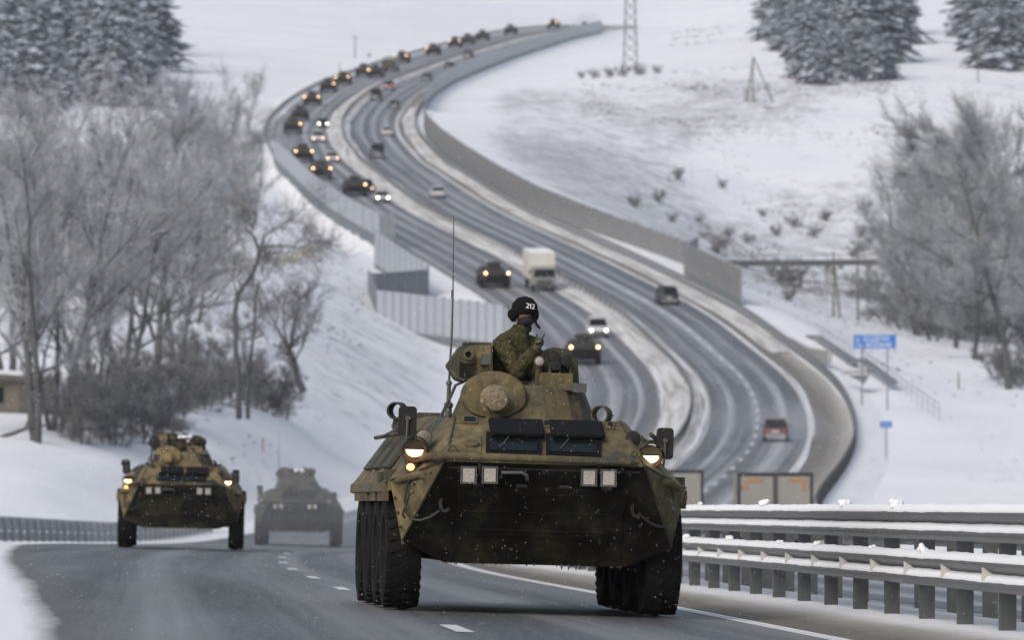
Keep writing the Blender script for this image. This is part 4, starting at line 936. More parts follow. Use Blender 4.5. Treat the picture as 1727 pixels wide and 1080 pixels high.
# padded winter jacket
b = MB()
b.tube([waist+Vector((0.01, 0, -0.16)), waist+Vector((0.01, 0, -0.02)), (waist+chest)/2, chest, upper+Vector((-.01, 0, 0.0)), (upper+neck)/2+Vector((0.01, 0, 0)), neck+Vector((0, 0, 0.0))], [0.185, 0.195, 0.205, 0.205, 0.17, 0.115, 0.085], 18)
b.tube([upper+Vector((-.02, -.02, -.03)), shA, (shA+elA)/2, elA, (elA+wrA)/2, wrA], [0.12, 0.112, 0.10, 0.093, 0.08, 0.055], 12)
b.ball(elA, 0.092, 12, 8); b.ball(shA, 0.108, 12, 8)
b.tube([upper+Vector((.02, .02, -.03)), shB, (shB+elB)/2, elB, wrB], [0.11, 0.10, 0.09, 0.08, 0.055], 12); b.ball(elB, 0.08, 10, 8); b.ball(shB, 0.095, 10, 8)
me = remeshed(b, 'jacket', 0.011, 3, 0.0055); me.materials.append(M['jacket_camo']); link('jacket', me, soldier)
b = MB(); b.lathe([(0.088, -0.035), (0.098, 0.0), (0.092, 0.03), (0.078, 0.035), (0.075, 0.0)], neck+Vector((0.004, -0.005, 0.0)), 'z', 18, capped=False); b.build('collar', M['jacket_camo'], soldier, True)
# knitted mask over the lower face, green balaclava band, face opening
fc = head+Vector((0.026, -0.045, 0))
b = MB(); b.ball(head+Vector((0.016, -0.03, -0.075)), (0.078, 0.085, 0.062), 16, 10); b.ball(neck+Vector((0.012, -0.02, 0.02)), (0.072, 0.075, 0.06), 12, 8); me = remeshed(b, 'face_mask', 0.010, 3); me.materials.append(M['mask_knit']); link('face_mask', me, soldier)
b = MB(); b.ball(head+Vector((0.012, -0.016, 0.028)), (0.083, 0.094, 0.040), 16, 10); b.build('balaclava', M['balaclava_green'], soldier, True)
for dx in (0.0, 0.055):
    b = MB(); b.ball(head+Vector((-0.008+dx, -0.098+0.012*(dx > 0), 0.002)), (0.012, 0.006, 0.006), 8, 6); b.build('eye', M['eye_dark'], soldier, True)
# ribbed helmet with ear pads
hc = head+Vector((0.002, 0.01, 0.050)); b = MB(); n, m = 48, 14; vs = []
for i in range(m+1):
    th = PI*0.66*i/m
    for kx in range(n):
        a = 2*PI*kx/n; x = math.sin(th)*math.cos(a); y = math.sin(th)*math.sin(a); z = math.cos(th)
        rib = 1+0.045*(abs(math.cos(5.5*math.asin(max(-1, min(1, x)))))-0.4)
        vs.append(hc+Vector((0.128*x*rib, 0.142*y*rib, 0.122*z*rib-0.01)))
b.add(vs, [(i*n+kx, (i+1)*n+kx, (i+1)*n+(kx+1) % n, i*n+(kx+1) % n) for i in range(m) for kx in range(n)])
hm = b.build('helmet', M['helmet_cloth'], soldier, 'all')
for q, r_ in ((sp_(871, 533, 1.17), (0.052, 0.07, 0.070)), (sp_(907, 533, 1.19), (0.040, 0.06, 0.068))):
    b = MB(); b.ball(q, r_, 14, 10); b.build('ear_pad', M['helmet_cloth'], hm, 'all')
b = MB(); b.ball(sp_(864, 532, 1.17), (0.022, 0.035, 0.042), 10, 8); b.build('headphone', M['helmet_cloth'], hm, 'all')
b = MB(); b.tube([sp_(906, 541, 1.15), sp_(909, 549, 1.13), sp_(915, 556, 1.11)], [0.017, 0.015, 0.012], 8); b.build('chin_strap', M['helmet_cloth'], hm, True)
b = MB(); b.tube([sp_(863, 524, 1.17), sp_(860, 519, 1.17), sp_(862, 513, 1.17)], [0.008, 0.007, 0.004], 6); b.build('cable_end', M['lens_brown'], hm)
b = MB(); b.lathe([(0.118, -0.012), (0.124, 0.0), (0.118, 0.012)], hc+Vector((0.004, -0.008, -0.035)), 'z', 24, rot=(0.12, 0, 0), capped=False); b.build('brow_band', M['helmet_cloth'], hm, True)
# stencilled number on the brow, wrapped to the helmet
def digits(text, c, h, mat, parent, tilt):
    SEG = {'2': [(0, 2, 1, 2), (1, 2, 1, 1.15), (1, 1.15, 0, 0), (0, 0, 1, 0)], '1': [(0.2, 1.6, 0.6, 2), (0.6, 2, 0.6, 0)]}
    for i, ch in enumerate(text):
        b = MB(); w = h*0.44
        for (x0, z0, x1, z1) in SEG[ch]:
            p = []
            for (x, z) in ((x0, z0), (x1, z1)):
                X = (i-1)*h*0.68+(x-0.5)*w; Z = (z/2-0.5)*h; ang = X/0.128+0.20
                p.append(Vector((c.x+0.137*math.sin(ang)-0.137*math.sin(0.2), c.y+0.147*(math.cos(0.2)-math.cos(ang)), c.z+Z-X*tilt)))
            d = (p[1]-p[0]).normalized()*0.004; b.tube([p[0]-d, p[1]+d], 0.0046, 6)
        b.build('digit', M[mat], parent)
digits('212', sp_(899.5, 518.5, 1.055), 0.040, 'number_white', hm, 0.12)
# gloved hand with raised index and little finger
pc = sp_(914.5, 580, 0.84); b = MB()
b.ball(pc, (0.046, 0.026, 0.050), 14, 10); b.tube([wrA, pc+Vector((-0.01, 0, -0.03))], [0.042, 0.040], 10)
def finger(pts, r0, r1):
    b.tube(pts, [r0+(r1-r0)*i/(len(pts)-1) for i in range(len(pts))], 8); b.ball(pts[-1], r1, 8, 6)
finger([pc+Vector((-0.028, 0, 0.025)), sp_(910.5, 571, 0.82), sp_(909.5, 566.5, 0.81)], 0.014, 0.011)
finger([pc+Vector((0.026, 0, 0.02)), sp_(919.5, 572, 0.83), sp_(922.5, 566, 0.82)], 0.012, 0.009)
finger([pc+Vector((-0.010, -0.01, 0.036)), pc+Vector((-0.010, -0.04, 0.038)), pc+Vector((-0.008, -0.045, 0.005))], 0.014, 0.012)
finger([pc+Vector((0.010, -0.01, 0.034)), pc+Vector((0.011, -0.038, 0.034)), pc+Vector((0.010, -0.042, 0.002))], 0.013, 0.011)
finger([pc+Vector((-0.036, -0.012, -0.015)), pc+Vector((-0.026, -0.045, 0.0)), pc+Vector((0.0, -0.055, 0.006))], 0.015, 0.012)
me = remeshed(b, 'glove', 0.0045, 2); me.materials.append(M['glove_green']); link('glove', me, soldier)
# other hand resting on the hatch rim
b = MB(); pc = wrB+Vector((0.0, -0.05, 0.0)); b.ball(pc, (0.05, 0.055, 0.025), 12, 8); b.tube([wrB, pc], [0.045, 0.04], 8)
for i, dx in enumerate((-0.033, -0.012, 0.010, 0.031)): finger([pc+Vector((dx, -0.03, 0.004)), pc+Vector((dx, -0.075-0.006*(i in (1, 2)), 0.006)), pc+Vector((dx, -0.095, -0.02))], 0.012, 0.010)
finger([pc+Vector((-0.045, 0, 0)), pc+Vector((-0.062, -0.03, 0.0)), pc+Vector((-0.058, -0.055, -0.008))], 0.014, 0.011)
me = remeshed(b, 'glove', 0.0055, 2); me.materials.append(M['glove_green']); link('glove', me, soldier)
# ------------------------------------------------------------------ the rest of the traffic
def Y_at(px, py, lo=380, hi=1790):
    """distance at which the road surface in column px shows at row py"""
    for _ in range(40):
        m = (lo+hi)/2; X = (px-863.5)*m/FPX
        if row_of(np.clip(X-XM(m), -12, 12), m) > py: lo = m
        else: hi = m
    return (lo+hi)/2
_b = MB(); _b.lathe([(0.72, 1.82), (0.69, 1.88), (0.58, 2.16), (0.0, 2.17)], (0, 1.22, 0), 'z', 12, capped=False)
_b.hull([(x, y, z) for x in (-0.72, -0.28) for y in (0.75, 1.3) for z in (2.2, 2.5)]+[(-0.8, 0.9, 2.36)]); _b.hull([(x, y, z) for x in (0.2, 0.55) for y in (0.85, 1.5) for z in (2.15, 2.52)]); _b.ball((-0.25, 0.56, 2.02), (0.33, 0.08, 0.26), 12, 8); _b.hull([(x, y, z) for x in (-0.35, 0.3) for y in (0.95, 1.5) for z in (2.1, 2.5)])
camo('camo_far', (0.050, 0.046, 0.032), (0.036, 0.034, 0.026), (0.016, 0.016, 0.015), 0.40, 0.52, 0.9, (0.04, 0.036, 0.028))
TURRET_LO = _b.mesh('turret', [M['camo_far']])
_b = MB(); _b.lathe([(0.10, 0.05), (0.12, -0.02), (0.06, -0.05), (0.001, -0.06)], (0, 0, 0), 'y', 14, capped=False); LAMP_LO = _b.mesh('headlamp', M['lamp_far'], True)
_b = MB(); _b.box((0, 0, 0), (0.15, 0.04, 0.28)); _b.tube([(0, 0, -0.1), (0, 0.0, -0.4)], 0.015, 5); MIRROR_LO = _b.mesh('mirror', M['mirror_back'])
HULL_D = hull_builder().mesh('hull', [M['camo_far'], M['shaded_grime']])
def far_btr(lit):
    r = empty('armoured_vehicle'); link('hull', HULL_D, r); link('turret', TURRET_LO, r)
    for y in (0.0, 1.35, 2.875, 4.225):
        for s in (-1, 1): link('wheel', TYRE_LO, r, (s*1.24, y, 0.575))
    for s in (-1, 1):
        o = link('headlamp', LAMP_LO, r, (s*1.13, -1.05, 1.55))
        if s not in lit: o.material_slots[0].link = 'OBJECT'; o.material_slots[0].material = M['mirror_back']
        link('mirror', MIRROR_LO, r, (s*1.33, -0.5, 1.85))
    return r
FAR = [(985, 616, (-1, 1)), (836, 486, (-1, 1)), (600, 331, (1,)), (542, 303, (-1, 1)), (512, 273, (-1, 1)), (494, 225, (1,)), (506, 204, ()), (526, 178, (-1, 1)),
       (553, 155, (1,)), (578, 143, (-1, 1)), (612, 129, (1,)), (633, 131, (-1,)), (677, 106, (-1, 1)), (729, 93, (-1,)), (767, 80, (-1, 1)), (788, 75, ()), (813, 68, ()), (860, 58, ()),
       (932, 48, (-1, 1)), (985, 47.5, (1,))]
for i, (px, py, lit) in enumerate(FAR):
    Y = Y_at(px, py); o = far_btr(lit); on_road(o, px, Y)
    lab = ['dark armoured vehicle right behind the gunner sight, fourth in the convoy', 'dark armoured vehicle driving beside the white box truck, fifth in the convoy',
           'armoured vehicle half hidden by the noise wall end, sixth in the convoy'][i] if i < 3 else f'small dark armoured vehicle, {ORD[i+3]} in the convoy counted from the leading one'
    tag(o, lab, 'armoured vehicle', CONVOY)

def paint(name, c, rough=0.35): return plain(name, c, rough, 0.0, 0.18, 1.5)
paint('paint_white', (0.55, 0.56, 0.58)); paint('paint_black', (0.018, 0.018, 0.021)); paint('paint_red', (0.12, 0.022, 0.018)); paint('paint_grey', (0.075, 0.077, 0.085)); paint('paint_blue', (0.03, 0.04, 0.07))
plain('box_white', (0.62, 0.60, 0.55), 0.6, 0, 0.15, 1.0); plain('frame_dark', (0.03, 0.03, 0.032), 0.6, 0, 0.2, 3); plain('box_cream', (0.255, 0.25, 0.235), 0.6, 0, 0.15, 0.8); plain('tape_orange', (0.40, 0.19, 0.07), 0.5, 0, 0.15, 5); plain('canvas', (0.36, 0.36, 0.33), 0.8, 0, 0.2, 2)
plain('salt_film', (0.26, 0.26, 0.27), 0.6, 0, 0.2, 2)
_tw = MB(); _tw.lathe([(0.16, -0.09), (0.29, -0.10), (0.33, -0.07), (0.335, 0.07), (0.29, 0.10), (0.16, 0.09)], axis='x', n=16); CARW = _tw.mesh('wheel', M['black_rubber'], True)
_tw = MB(); _tw.lathe([(0.25, -0.12), (0.46, -0.14), (0.50, -0.1), (0.50, 0.1), (0.46, 0.14), (0.25, 0.12)], axis='x', n=16); TRKW = _tw.mesh('wheel', M['black_rubber'], True)
def lamp(parent, nm, x, y, z, r, mat, s=-1):
    b = MB(); b.lathe([(r*0.9, 0.05*-s), (r, 0.0), (r*0.6, s*0.03), (0.001, s*0.04)], (0, 0, 0), 'y', 12, capped=False)
    o = b.build(nm, M[mat], parent, True); o.location = (x, y, z); return o
def make_car(kind, mat, front_lit=None, tail_lit=False):
    """local -Y is the front"""
    L, W, H, hood, roof0, roof1, belt = {'sedan': (4.5, 1.76, 1.45, 1.25, 1.75, 3.4, 0.92), 'suv': (4.5, 1.86, 1.72, 1.0, 1.55, 4.1, 1.05), 'van': (5.2, 1.98, 2.1, 0.75, 1.35, 5.0, 1.15), 'hatch': (4.0, 1.72, 1.5, 1.0, 1.5, 3.4, 0.93)}[kind]
    r = empty('car'); h = W/2; b = MB()
    b.hull([(s*h*k, y, z) for s in (-1, 1) for (k, y, z) in ((0.86, 0, 0.32), (0.90, 0.0, 0.62), (0.9, 0.12, belt-0.22), (1.0, 0.5, 0.30), (1.0, 0.5, 0.7), (0.92, hood, belt-0.02), (1.0, hood, belt-0.12), (1.0, L-0.5, 0.30), (1.0, L-0.4, belt-0.08), (0.92, L-0.12, belt), (0.88, L, 0.75), (0.88, L, 0.34))], 0, 0.03)
    b.build('body', M[mat], r, True)
    c = MB(); c.hull([(s*h*k, y, z) for s in (-1, 1) for (k, y, z) in ((0.90, hood-0.05, belt-0.03), (0.74, roof0, H-0.04), (0.74, roof1, H-0.04), (0.90, L-(0.15 if kind in ('suv', 'van', 'hatch') else 0.75), belt-0.03))], 0, 0.02); c.build('windows', M['dark_glass'], r, True)
    t = MB(); t.hull([(s*h*k, y, z) for s in (-1, 1) for (k, y, z) in ((0.755, roof0-0.05, H-0.06), (0.70, roof0+0.1, H), (0.70, roof1-0.1, H), (0.755, roof1+0.06, H-0.06))], 0, 0.015); t.build('roof', M[mat], r, True)
    for s in (-1, 1):
        for (y0, z0, y1, z1) in ((hood, belt-0.02, roof0, H-0.05), (roof1, H-0.05, L-(0.2 if kind != 'sedan' else 0.8), belt-0.02)):
            p = MB(); p.tube([(s*h*0.905, y0, z0), (s*h*0.75, y1, z1)] if y0 < roof0 else [(s*h*0.75, y0, z0), (s*h*0.905, y1, z1)], 0.035, 6); p.build('pillar', M[mat], r)
        m = MB(); m.ball((s*(h+0.09), hood+0.35, belt+0.06), (0.09, 0.06, 0.075), 8, 6); m.build('mirror', M[mat], r, True)
        for y in (0.85, L-0.9): link('wheel', CARW, r, (s*(h-0.11), y, 0.33))
        lamp(r, 'headlamp', s*h*0.72, 0.04, 0.68, 0.10, front_lit or 'salt_film'); lamp(r, 'tail_lamp', s*h*0.74, L-0.01, 0.82, 0.09, 'tail_red' if tail_lit else 'paint_red', 1)
    g = MB(); g.box((0, -0.01, 0.5), (W*0.6, 0.06, 0.2)); g.build('grille', M['black_rubber'], r); g = MB(); g.box((0, L+0.005, 0.45), (W*0.78, 0.05, 0.22)); g.build('rear_bumper', M['salt_film'], r)
    g = MB(); g.box((0, L+0.01, 0.72), (0.5, 0.03, 0.12)); g.build('number_plate', M['box_white'], r)
    return r
CARS = [('suv', 'paint_white', 'lamp_white', 0, 1010, 571, 'white car with two bright headlights just behind the fourth armoured vehicle'),
 ('sedan', 'paint_white', 'lamp_white', 0, 646, 343, 'car with dazzling headlights beside the noise wall, nearest of the small oncoming cars'),
 ('suv', 'paint_black', 'lamp_far', 0, 619, 327, 'dark oncoming car right behind the dazzling headlights'),
 ('sedan', 'paint_white', 'lamp_far', 0, 561, 275, 'pale oncoming car next to the snowy median on the bend'),
 ('suv', 'paint_white', 'lamp_far', 0, 537, 241, 'silver oncoming car in the middle of the far bend'),
 ('sedan', 'paint_black', 'lamp_white', 0, 545, 216, 'dark oncoming car with round bright headlights on the far bend'),
 ('suv', 'paint_black', None, 1, 1129, 515, 'black car driving away beside the short brown noise wall'),
 ('hatch', 'paint_red', None, 1, 1308, 747, 'red car driving away through spray on the near right bend'),
 ('sedan', 'paint_white', None, 1, 740, 335, 'white car half lost in its own spray above the antenna tip'),
 ('van', 'paint_blue', None, 1, 637, 267, 'dark blue van in the middle of the right lanes'),
 ('sedan', 'paint_white', None, 1, 654, 230, 'white car driving away ahead of the dark blue van'),
 ('sedan', 'paint_grey', None, 1, 665, 184, 'dark grey car near the inside snow bank of the far bend'),
 ('van', 'paint_black', None, 1, 634, 169, 'black van driving uphill near the far median'),
 ('suv', 'paint_grey', None, 2, 655, 152, 'car with two glowing red tail lights on the hill'),
 ('sedan', 'paint_grey', None, 1, 719, 137, 'small grey car beside the distant blue noise wall'),
 ('suv', 'paint_black', None, 1, 757, 119, 'small black car half behind the distant blue noise wall'),
 ('suv', 'paint_grey', None, 1, 789, 98, 'uppermost grey car on the hill road')]
for kind, mat, fl, away, px, py, lab in CARS:
    o = make_car(kind, mat, fl, away == 2); Y = Y_at(px, py); on_road(o, px, Y, away=bool(away)); tag(o, lab, 'car', 'cars on the highway')
    if away:     # rear bumper, not the nose, is at the measured distance
        o.location += o.rotation_quaternion@Vector((0, -4.3, 0))

def truck_box(name, W, L, z0, z1, mat, doors=True):
    r = empty(name)
    return r
def rear_truck(label, px, Y, W, H, plain_doors):
    """box truck seen from behind; local +Y is its tail"""
    r = empty('box_truck'); h = W/2; L = 6.5
    b = MB(); b.box((0, -L/2, (H+0.95)/2), (W-0.06, L-0.1, H-0.95-0.04)); b.build('cargo_box', M['box_cream'], r)
    for x in (-h+0.05, h-0.05): b = MB(); b.box((x, 0, (H+0.95)/2), (0.10, 0.10, H-0.95)); b.build('corner_post', M['frame_dark'], r)
    b = MB(); b.box((0, -0.02, H-0.06), (W-0.2, 0.13, 0.12)); b.build('top_rail', M['frame_dark'], r); b = MB(); b.box((0, 0, 1.0), (W-0.2, 0.12, 0.12)); b.build('bottom_rail', M['frame_dark'], r)
    for s in (-1, 1):
        b = MB(); b.box((s*(h/2-0.03), 0.0, (H+0.95)/2), (h-0.16, 0.05, H-1.2)); d = b.build('door', M['box_cream'], r)
        b = MB(); b.box((s*0.045, 0.03, (H+0.95)/2), (0.07, 0.06, H-1.2)); b.build('lock_bar', M['dark_metal'], d)
        for z in (H-0.5, H-1.3): b = MB(); b.box((s*(h-0.06), 0.06, z), (0.16, 0.05, 0.09)); b.build('hinge', M['dark_metal'], d)
        if not plain_doors:
            # the rear is seen mirrored: local x runs to image left when the truck drives away
            x1 = s*(h-0.30); b = MB(); b.box((x1-s*0.26, 0.041, H-0.26), (0.56, 0.012, 0.10)); b.box((x1-s*0.01, 0.041, H-0.46), (0.10, 0.012, 0.32)); b.build('marker_tape', M['tape_orange'], d)
        link('wheel', TRKW, r, (s*(h-0.25), -1.4, 0.5)); link('wheel', TRKW, r, (s*(h-0.25), -L-1.0, 0.5)); lamp(r, 'tail_lamp', s*(h-0.25), 0.06, 0.85, 0.07, 'paint_red', 1)
    b = MB(); b.box((0, -L/2-0.8, 0.8), (0.9, L+1.6, 0.25)); b.build('chassis', M['dark_metal'], r)
    b = MB(); b.hull([(s*k*h, y, z) for s in (-1, 1) for (k, y, z) in ((0.92, -L-0.15, 0.6), (0.92, -L-0.15, 2.3), (0.92, -L-1.7, 0.6), (0.92, -L-1.65, 1.5), (0.86, -L-1.3, 2.3))], 0, 0.04); b.build('cab', M['paint_white'], r, True)
    tag(r, label, 'truck', 'trucks on the highway'); on_road(r, px, Y, away=True); return r
rear_truck('box truck with orange corner tape on its cream rear doors behind the guardrail', 1308, 212, 2.56, 2.93, False)
rear_truck('plain grey backed truck partly hidden by the mirror of the leading vehicle', 1131, 236, 2.5, 2.88, True)

def box_truck():
    r = empty('box_truck'); h = 1.25
    b = MB(); b.hull([(s*k*h, y, z) for s in (-1, 1) for (k, y, z) in ((0.94, 0.0, 0.55), (0.94, -0.02, 1.35), (0.90, 0.16, 2.35), (0.94, 1.7, 2.4), (0.94, 1.7, 0.55))], 0, 0.05); b.build('cab', M['box_cream'], r, True)
    b = MB(); b.hull([(s*k*h, y, z) for s in (-1, 1) for (k, y, z) in ((0.84, -0.04, 1.42), (0.80, 0.12, 2.18), (0.84, 0.1, 1.42), (0.80, 0.25, 2.18))]); b.build('windscreen', M['dark_glass'], r)
    b = MB(); b.box((0, 4.7, 2.4), (2.5, 5.9, 2.6)); c = b.build('cargo_box', M['box_white'], r); b = MB(); b.box((0, 4.7, 3.74), (2.46, 5.86, 0.07)); b.build('snow_cap', M['packed_snow'], c)
    b = MB(); b.box((0, -0.1, 0.62), (2.3, 0.2, 0.34)); b.build('bumper', M['dark_metal'], r); b = MB(); b.box((0, -0.03, 1.0), (1.5, 0.08, 0.3)); b.build('grille', M['dark_metal'], r)
    b = MB(); b.box((0, 4, 0.85), (0.9, 7, 0.25)); b.build('chassis', M['dark_metal'], r)
    for s in (-1, 1):
        for y in (1.0, 5.9): link('wheel', TRKW, r, (s*1.02, y, 0.5))
        lamp(r, 'headlamp', s*0.9, -0.2, 0.75, 0.11, 'salt_film'); b = MB(); b.box((s*1.38, 0.2, 1.9), (0.2, 0.08, 0.42)); b.build('mirror', M['mirror_back'], r)
    return r
o = box_truck(); on_road(o, 918, Y_at(918, 492)); tag(o, 'white box truck with snow on its roof driving beside the fifth armoured vehicle', 'truck', 'trucks on the highway')
# army cargo truck in the column
r = empty('army_truck'); b = MB(); b.hull([(s*k, y, z) for s in (-1, 1) for (k, y, z) in ((1.15, 0, 0.8), (1.1, 0, 1.5), (1.1, 0.9, 1.6), (1.1, 1.0, 2.5), (1.15, 2.2, 2.5), (1.15, 2.2, 0.8))], 0, 0.04); b.build('cab', M['camo_dark'], r, True)
b = MB(); b.prism([(-1.25, 1.2), (1.25, 1.2), (1.25, 2.7), (0.9, 3.05), (-0.9, 3.05), (-1.25, 2.7)], 2.4, 7.2); b.build('canvas_cover', M['canvas'], r); b = MB(); b.box((0, 4, 0.95), (1.0, 7.5, 0.3)); b.build('chassis', M['dark_metal'], r)
for s in (-1, 1):
    for y in (1.0, 4.8, 6.2): link('wheel', TRKW, r, (s*1.05, y, 0.5))
on_road(r, 652, Y_at(655, 122), extra=math.radians(-6)); tag(r, 'army truck with pale canvas cover among the distant armoured vehicles', 'truck', 'trucks on the highway')
# ------------------------------------------------------------------ vegetation
def bark(name, c0, c1, frost, amt):
    k = Mat(name); v = k.coord('Object'); f = k.noise(v, 1.7, 5, 0.6); nz = k.normal_z(); fr = k.math('ADD', k.math('MULTIPLY', nz, 0.5), k.math('SUBTRACT', k.noise(v, 0.5, 4), 0.25))
    k.col(k.mix(k.math('MULTIPLY', k.math('MULTIPLY', fr, 1.0, True), amt, True), k.mix(f, c0, c1), frost)); k.set(Roughness=0.9, Specular_IOR_Level=0.1); M[name] = k.m
bark('bark_dark', (0.040, 0.039, 0.040), (0.085, 0.083, 0.084), (0.55, 0.57, 0.60), 0.3)
bark('twig_frost', (0.155, 0.162, 0.178), (0.32, 0.332, 0.36), (0.68, 0.71, 0.77), 0.9)
bark('twig_brown', (0.085, 0.083, 0.086), (0.185, 0.181, 0.186), (0.62, 0.64, 0.68), 0.6)
bark('twig_grey', (0.115, 0.118, 0.126), (0.235, 0.24, 0.255), (0.66, 0.69, 0.74), 0.8)
def bare_tree(seed, H, stems=1, spread=0.35, twig=1.0, r0=0.16, droop=0.0, fork=0.3, tw_r=0.014):
    """returns (trunk mesh builder, twig mesh builder): every limb is a tapering tube, every twig a three-sided rod"""
    R = random.Random(seed); T = MB(); C = MB()
    def rod(p, q, ra, rb):
        d = (q-p); u = d.orthogonal().normalized(); w = d.cross(u).normalized(); vs = []
        for (c, r) in ((p, ra), (q, rb)):
            for kx in range(3):
                a = 2.094*kx; vs.append(c+r*(math.cos(a)*u+math.sin(a)*w))
        C.add(vs, [(0, 1, 4, 3), (1, 2, 5, 4), (2, 0, 3, 5)])
    def rnd(): return Vector((R.uniform(-1, 1), R.uniform(-1, 1), R.uniform(-1, 1)))
    def twigs(p, d, L, lev):
        n = 3; q = p; dd = d.normalized(); r = tw_r*(1.5 if lev == 0 else 1.0)
        for i in range(n):
            dd = (dd+rnd()*0.22+Vector((0, 0, 0.10-droop))).normalized(); e = q+dd*L/n
            rod(q, e, r*(1-i*0.25), r*(1-(i+1)*0.25))
            if lev < 2:
                for _ in range(2 if lev == 0 else 1):
                    s = (dd+rnd()*0.75).normalized(); twigs(q+(e-q)*R.random(), s, L*R.uniform(0.42, 0.68), lev+1)
            q = e
    def limb(p, d, L, r, lev):
        n = 6 if lev == 0 else 4; pts = [p]; rs = [r]; dd = d.normalized()
        for i in range(n):
            dd = (dd+rnd()*(0.10 if lev == 0 else 0.17)+Vector((0, 0, 0.06 if lev else 0.02))).normalized(); pts.append(pts[-1]+dd*L/n); rs.append(r*(1-0.72*(i+1)/n))
        T.tube(pts, rs, 6 if lev == 0 else 4, cap=False)
        nb = {0: 11, 1: 6, 2: 0}[lev]
        for j in range(nb):
            t = R.uniform(fork, 1.0) if lev == 0 else R.uniform(0.2, 1.0); i = min(n-1, int(t*n)); c = pts[i]+(pts[i+1]-pts[i])*(t*n-i); base = (pts[i+1]-pts[i]).normalized()
            s = (base*0.9+rnd().normalized()*R.uniform(0.5, 1.0)*(0.7+spread)).normalized()
            if s.z < -0.1: s.z = 0.05
            limb(c, s, L*R.uniform(0.28, 0.48)*(1.15-t*0.5), rs[i]*R.uniform(0.4, 0.6), lev+1)
        m = int({0: 8, 1: 11, 2: 8}[lev]*twig)
        for j in range(m):
            t = R.uniform(0.25 if lev else 0.6, 1.0); i = min(n-1, int(t*n)); c = pts[i]+(pts[i+1]-pts[i])*(t*n-i); base = (pts[i+1]-pts[i]).normalized()
            twigs(c, (base+rnd()*0.8), R.uniform(0.05, 0.11)*H*(1 if lev < 2 else 0.8), 0 if lev < 2 else 1)
    for s in range(stems):
        a = 2*PI*s/stems+R.random(); lean = spread*0.55*R.uniform(0.4, 1.1) if stems > 1 else 0.06
        limb(Vector((0.25*math.cos(a), 0.25*math.sin(a), -0.3))*(1 if stems > 1 else 0.2)+Vector((0, 0, -0.2)), Vector((math.cos(a)*lean, math.sin(a)*lean, 1)), H*R.uniform(0.82, 0.95), r0*R.uniform(0.8, 1.1), 0)
    return T, C
SPEC = {'tall': (1, 16, 2, 0.30, 0.95, 0.21, 0, 0.26), 'tall_b': (2, 16, 3, 0.36, 0.8, 0.19, 0, 0.22), 'round': (3, 15, 1, 0.78, 1.6, 0.24, 0, 0.14), 'small': (4, 8, 2, 0.7, 1.1, 0.11, 0, 0.2), 'bush': (5, 4.2, 6, 1.1, 0.5, 0.04, 0, 0.1), 'round_b': (8, 15, 2, 0.75, 1.25, 0.20, 0, 0.12)}
TREES = {}
for kx, a in SPEC.items():
    T, C = bare_tree(*a, tw_r=0.014 if kx not in ('bush', 'small') else 0.010)
    TREES[kx] = (T.mesh('trunk', M['bark_dark'], 'all', fix=False), C.mesh('crown', M['twig_brown' if kx in ('bush', 'small') else 'twig_frost'], fix=False))
def tree(kind, pos, sc, rz, label, cat='tree', group=None, brown=False, sz=None):
    r = empty('bare_tree' if cat == 'tree' else 'bush', pos, (0, 0, rz)); r.scale = (sc, sc, sz or sc)
    link('trunk', TREES[kind][0], r); c = link('crown', TREES[kind][1], r)
    if brown: c.material_slots[0].link = 'OBJECT'; c.material_slots[0].material = M[brown if isinstance(brown, str) else 'twig_brown']
    tag(r, label, cat, group); return r
RT = random.Random(21)
GL = 'frosted bare trees of the roadside grove'
# (kind, px of foot, distance, photograph row of the top)
GROVE = [('tall', 62, 300, 205), ('tall_b', 92, 312, 215), ('tall', -40, 305, 190), ('tall_b', 150, 335, 175), ('tall', 15, 345, 180), ('tall_b', 205, 355, 165), ('tall', 262, 380, 165), ('round', 175, 405, 230),
 ('tall_b', 300, 405, 215), ('round_b', 330, 450, 240), ('round', 55, 440, 225), ('round_b', 235, 470, 215), ('tall_b', 120, 500, 200), ('tall', 372, 560, 210),
 ('tall_b', 30, 560, 200), ('tall', 335, 720, 145), ('tall_b', 390, 760, 128), ('round', 290, 640, 185), ('round_b', 170, 620, 200), ('round_b', -60, 450, 220), ('tall', 425, 700, 215), ('round', 110, 420, 260), ('round_b', 265, 430, 270), ('round', 350, 520, 260), ('round_b', 20, 480, 250), ('round', 400, 640, 240), ('round_b', 200, 540, 215)]
order = sorted(range(len(GROVE)), key=lambda i: GROVE[i][1])
for rank, i in enumerate(order):
    kind, px, Y, top = GROVE[i]; g0 = G(px, Y); s = (P(0, top, Y).z-g0.z)/SPEC[kind][1]*0.98
    tree(kind, G(px, Y), s, RT.uniform(0, 6), f'tall frosted bare tree, {ORD[rank]} from the left by trunk in the roadside grove', 'tree', GL)
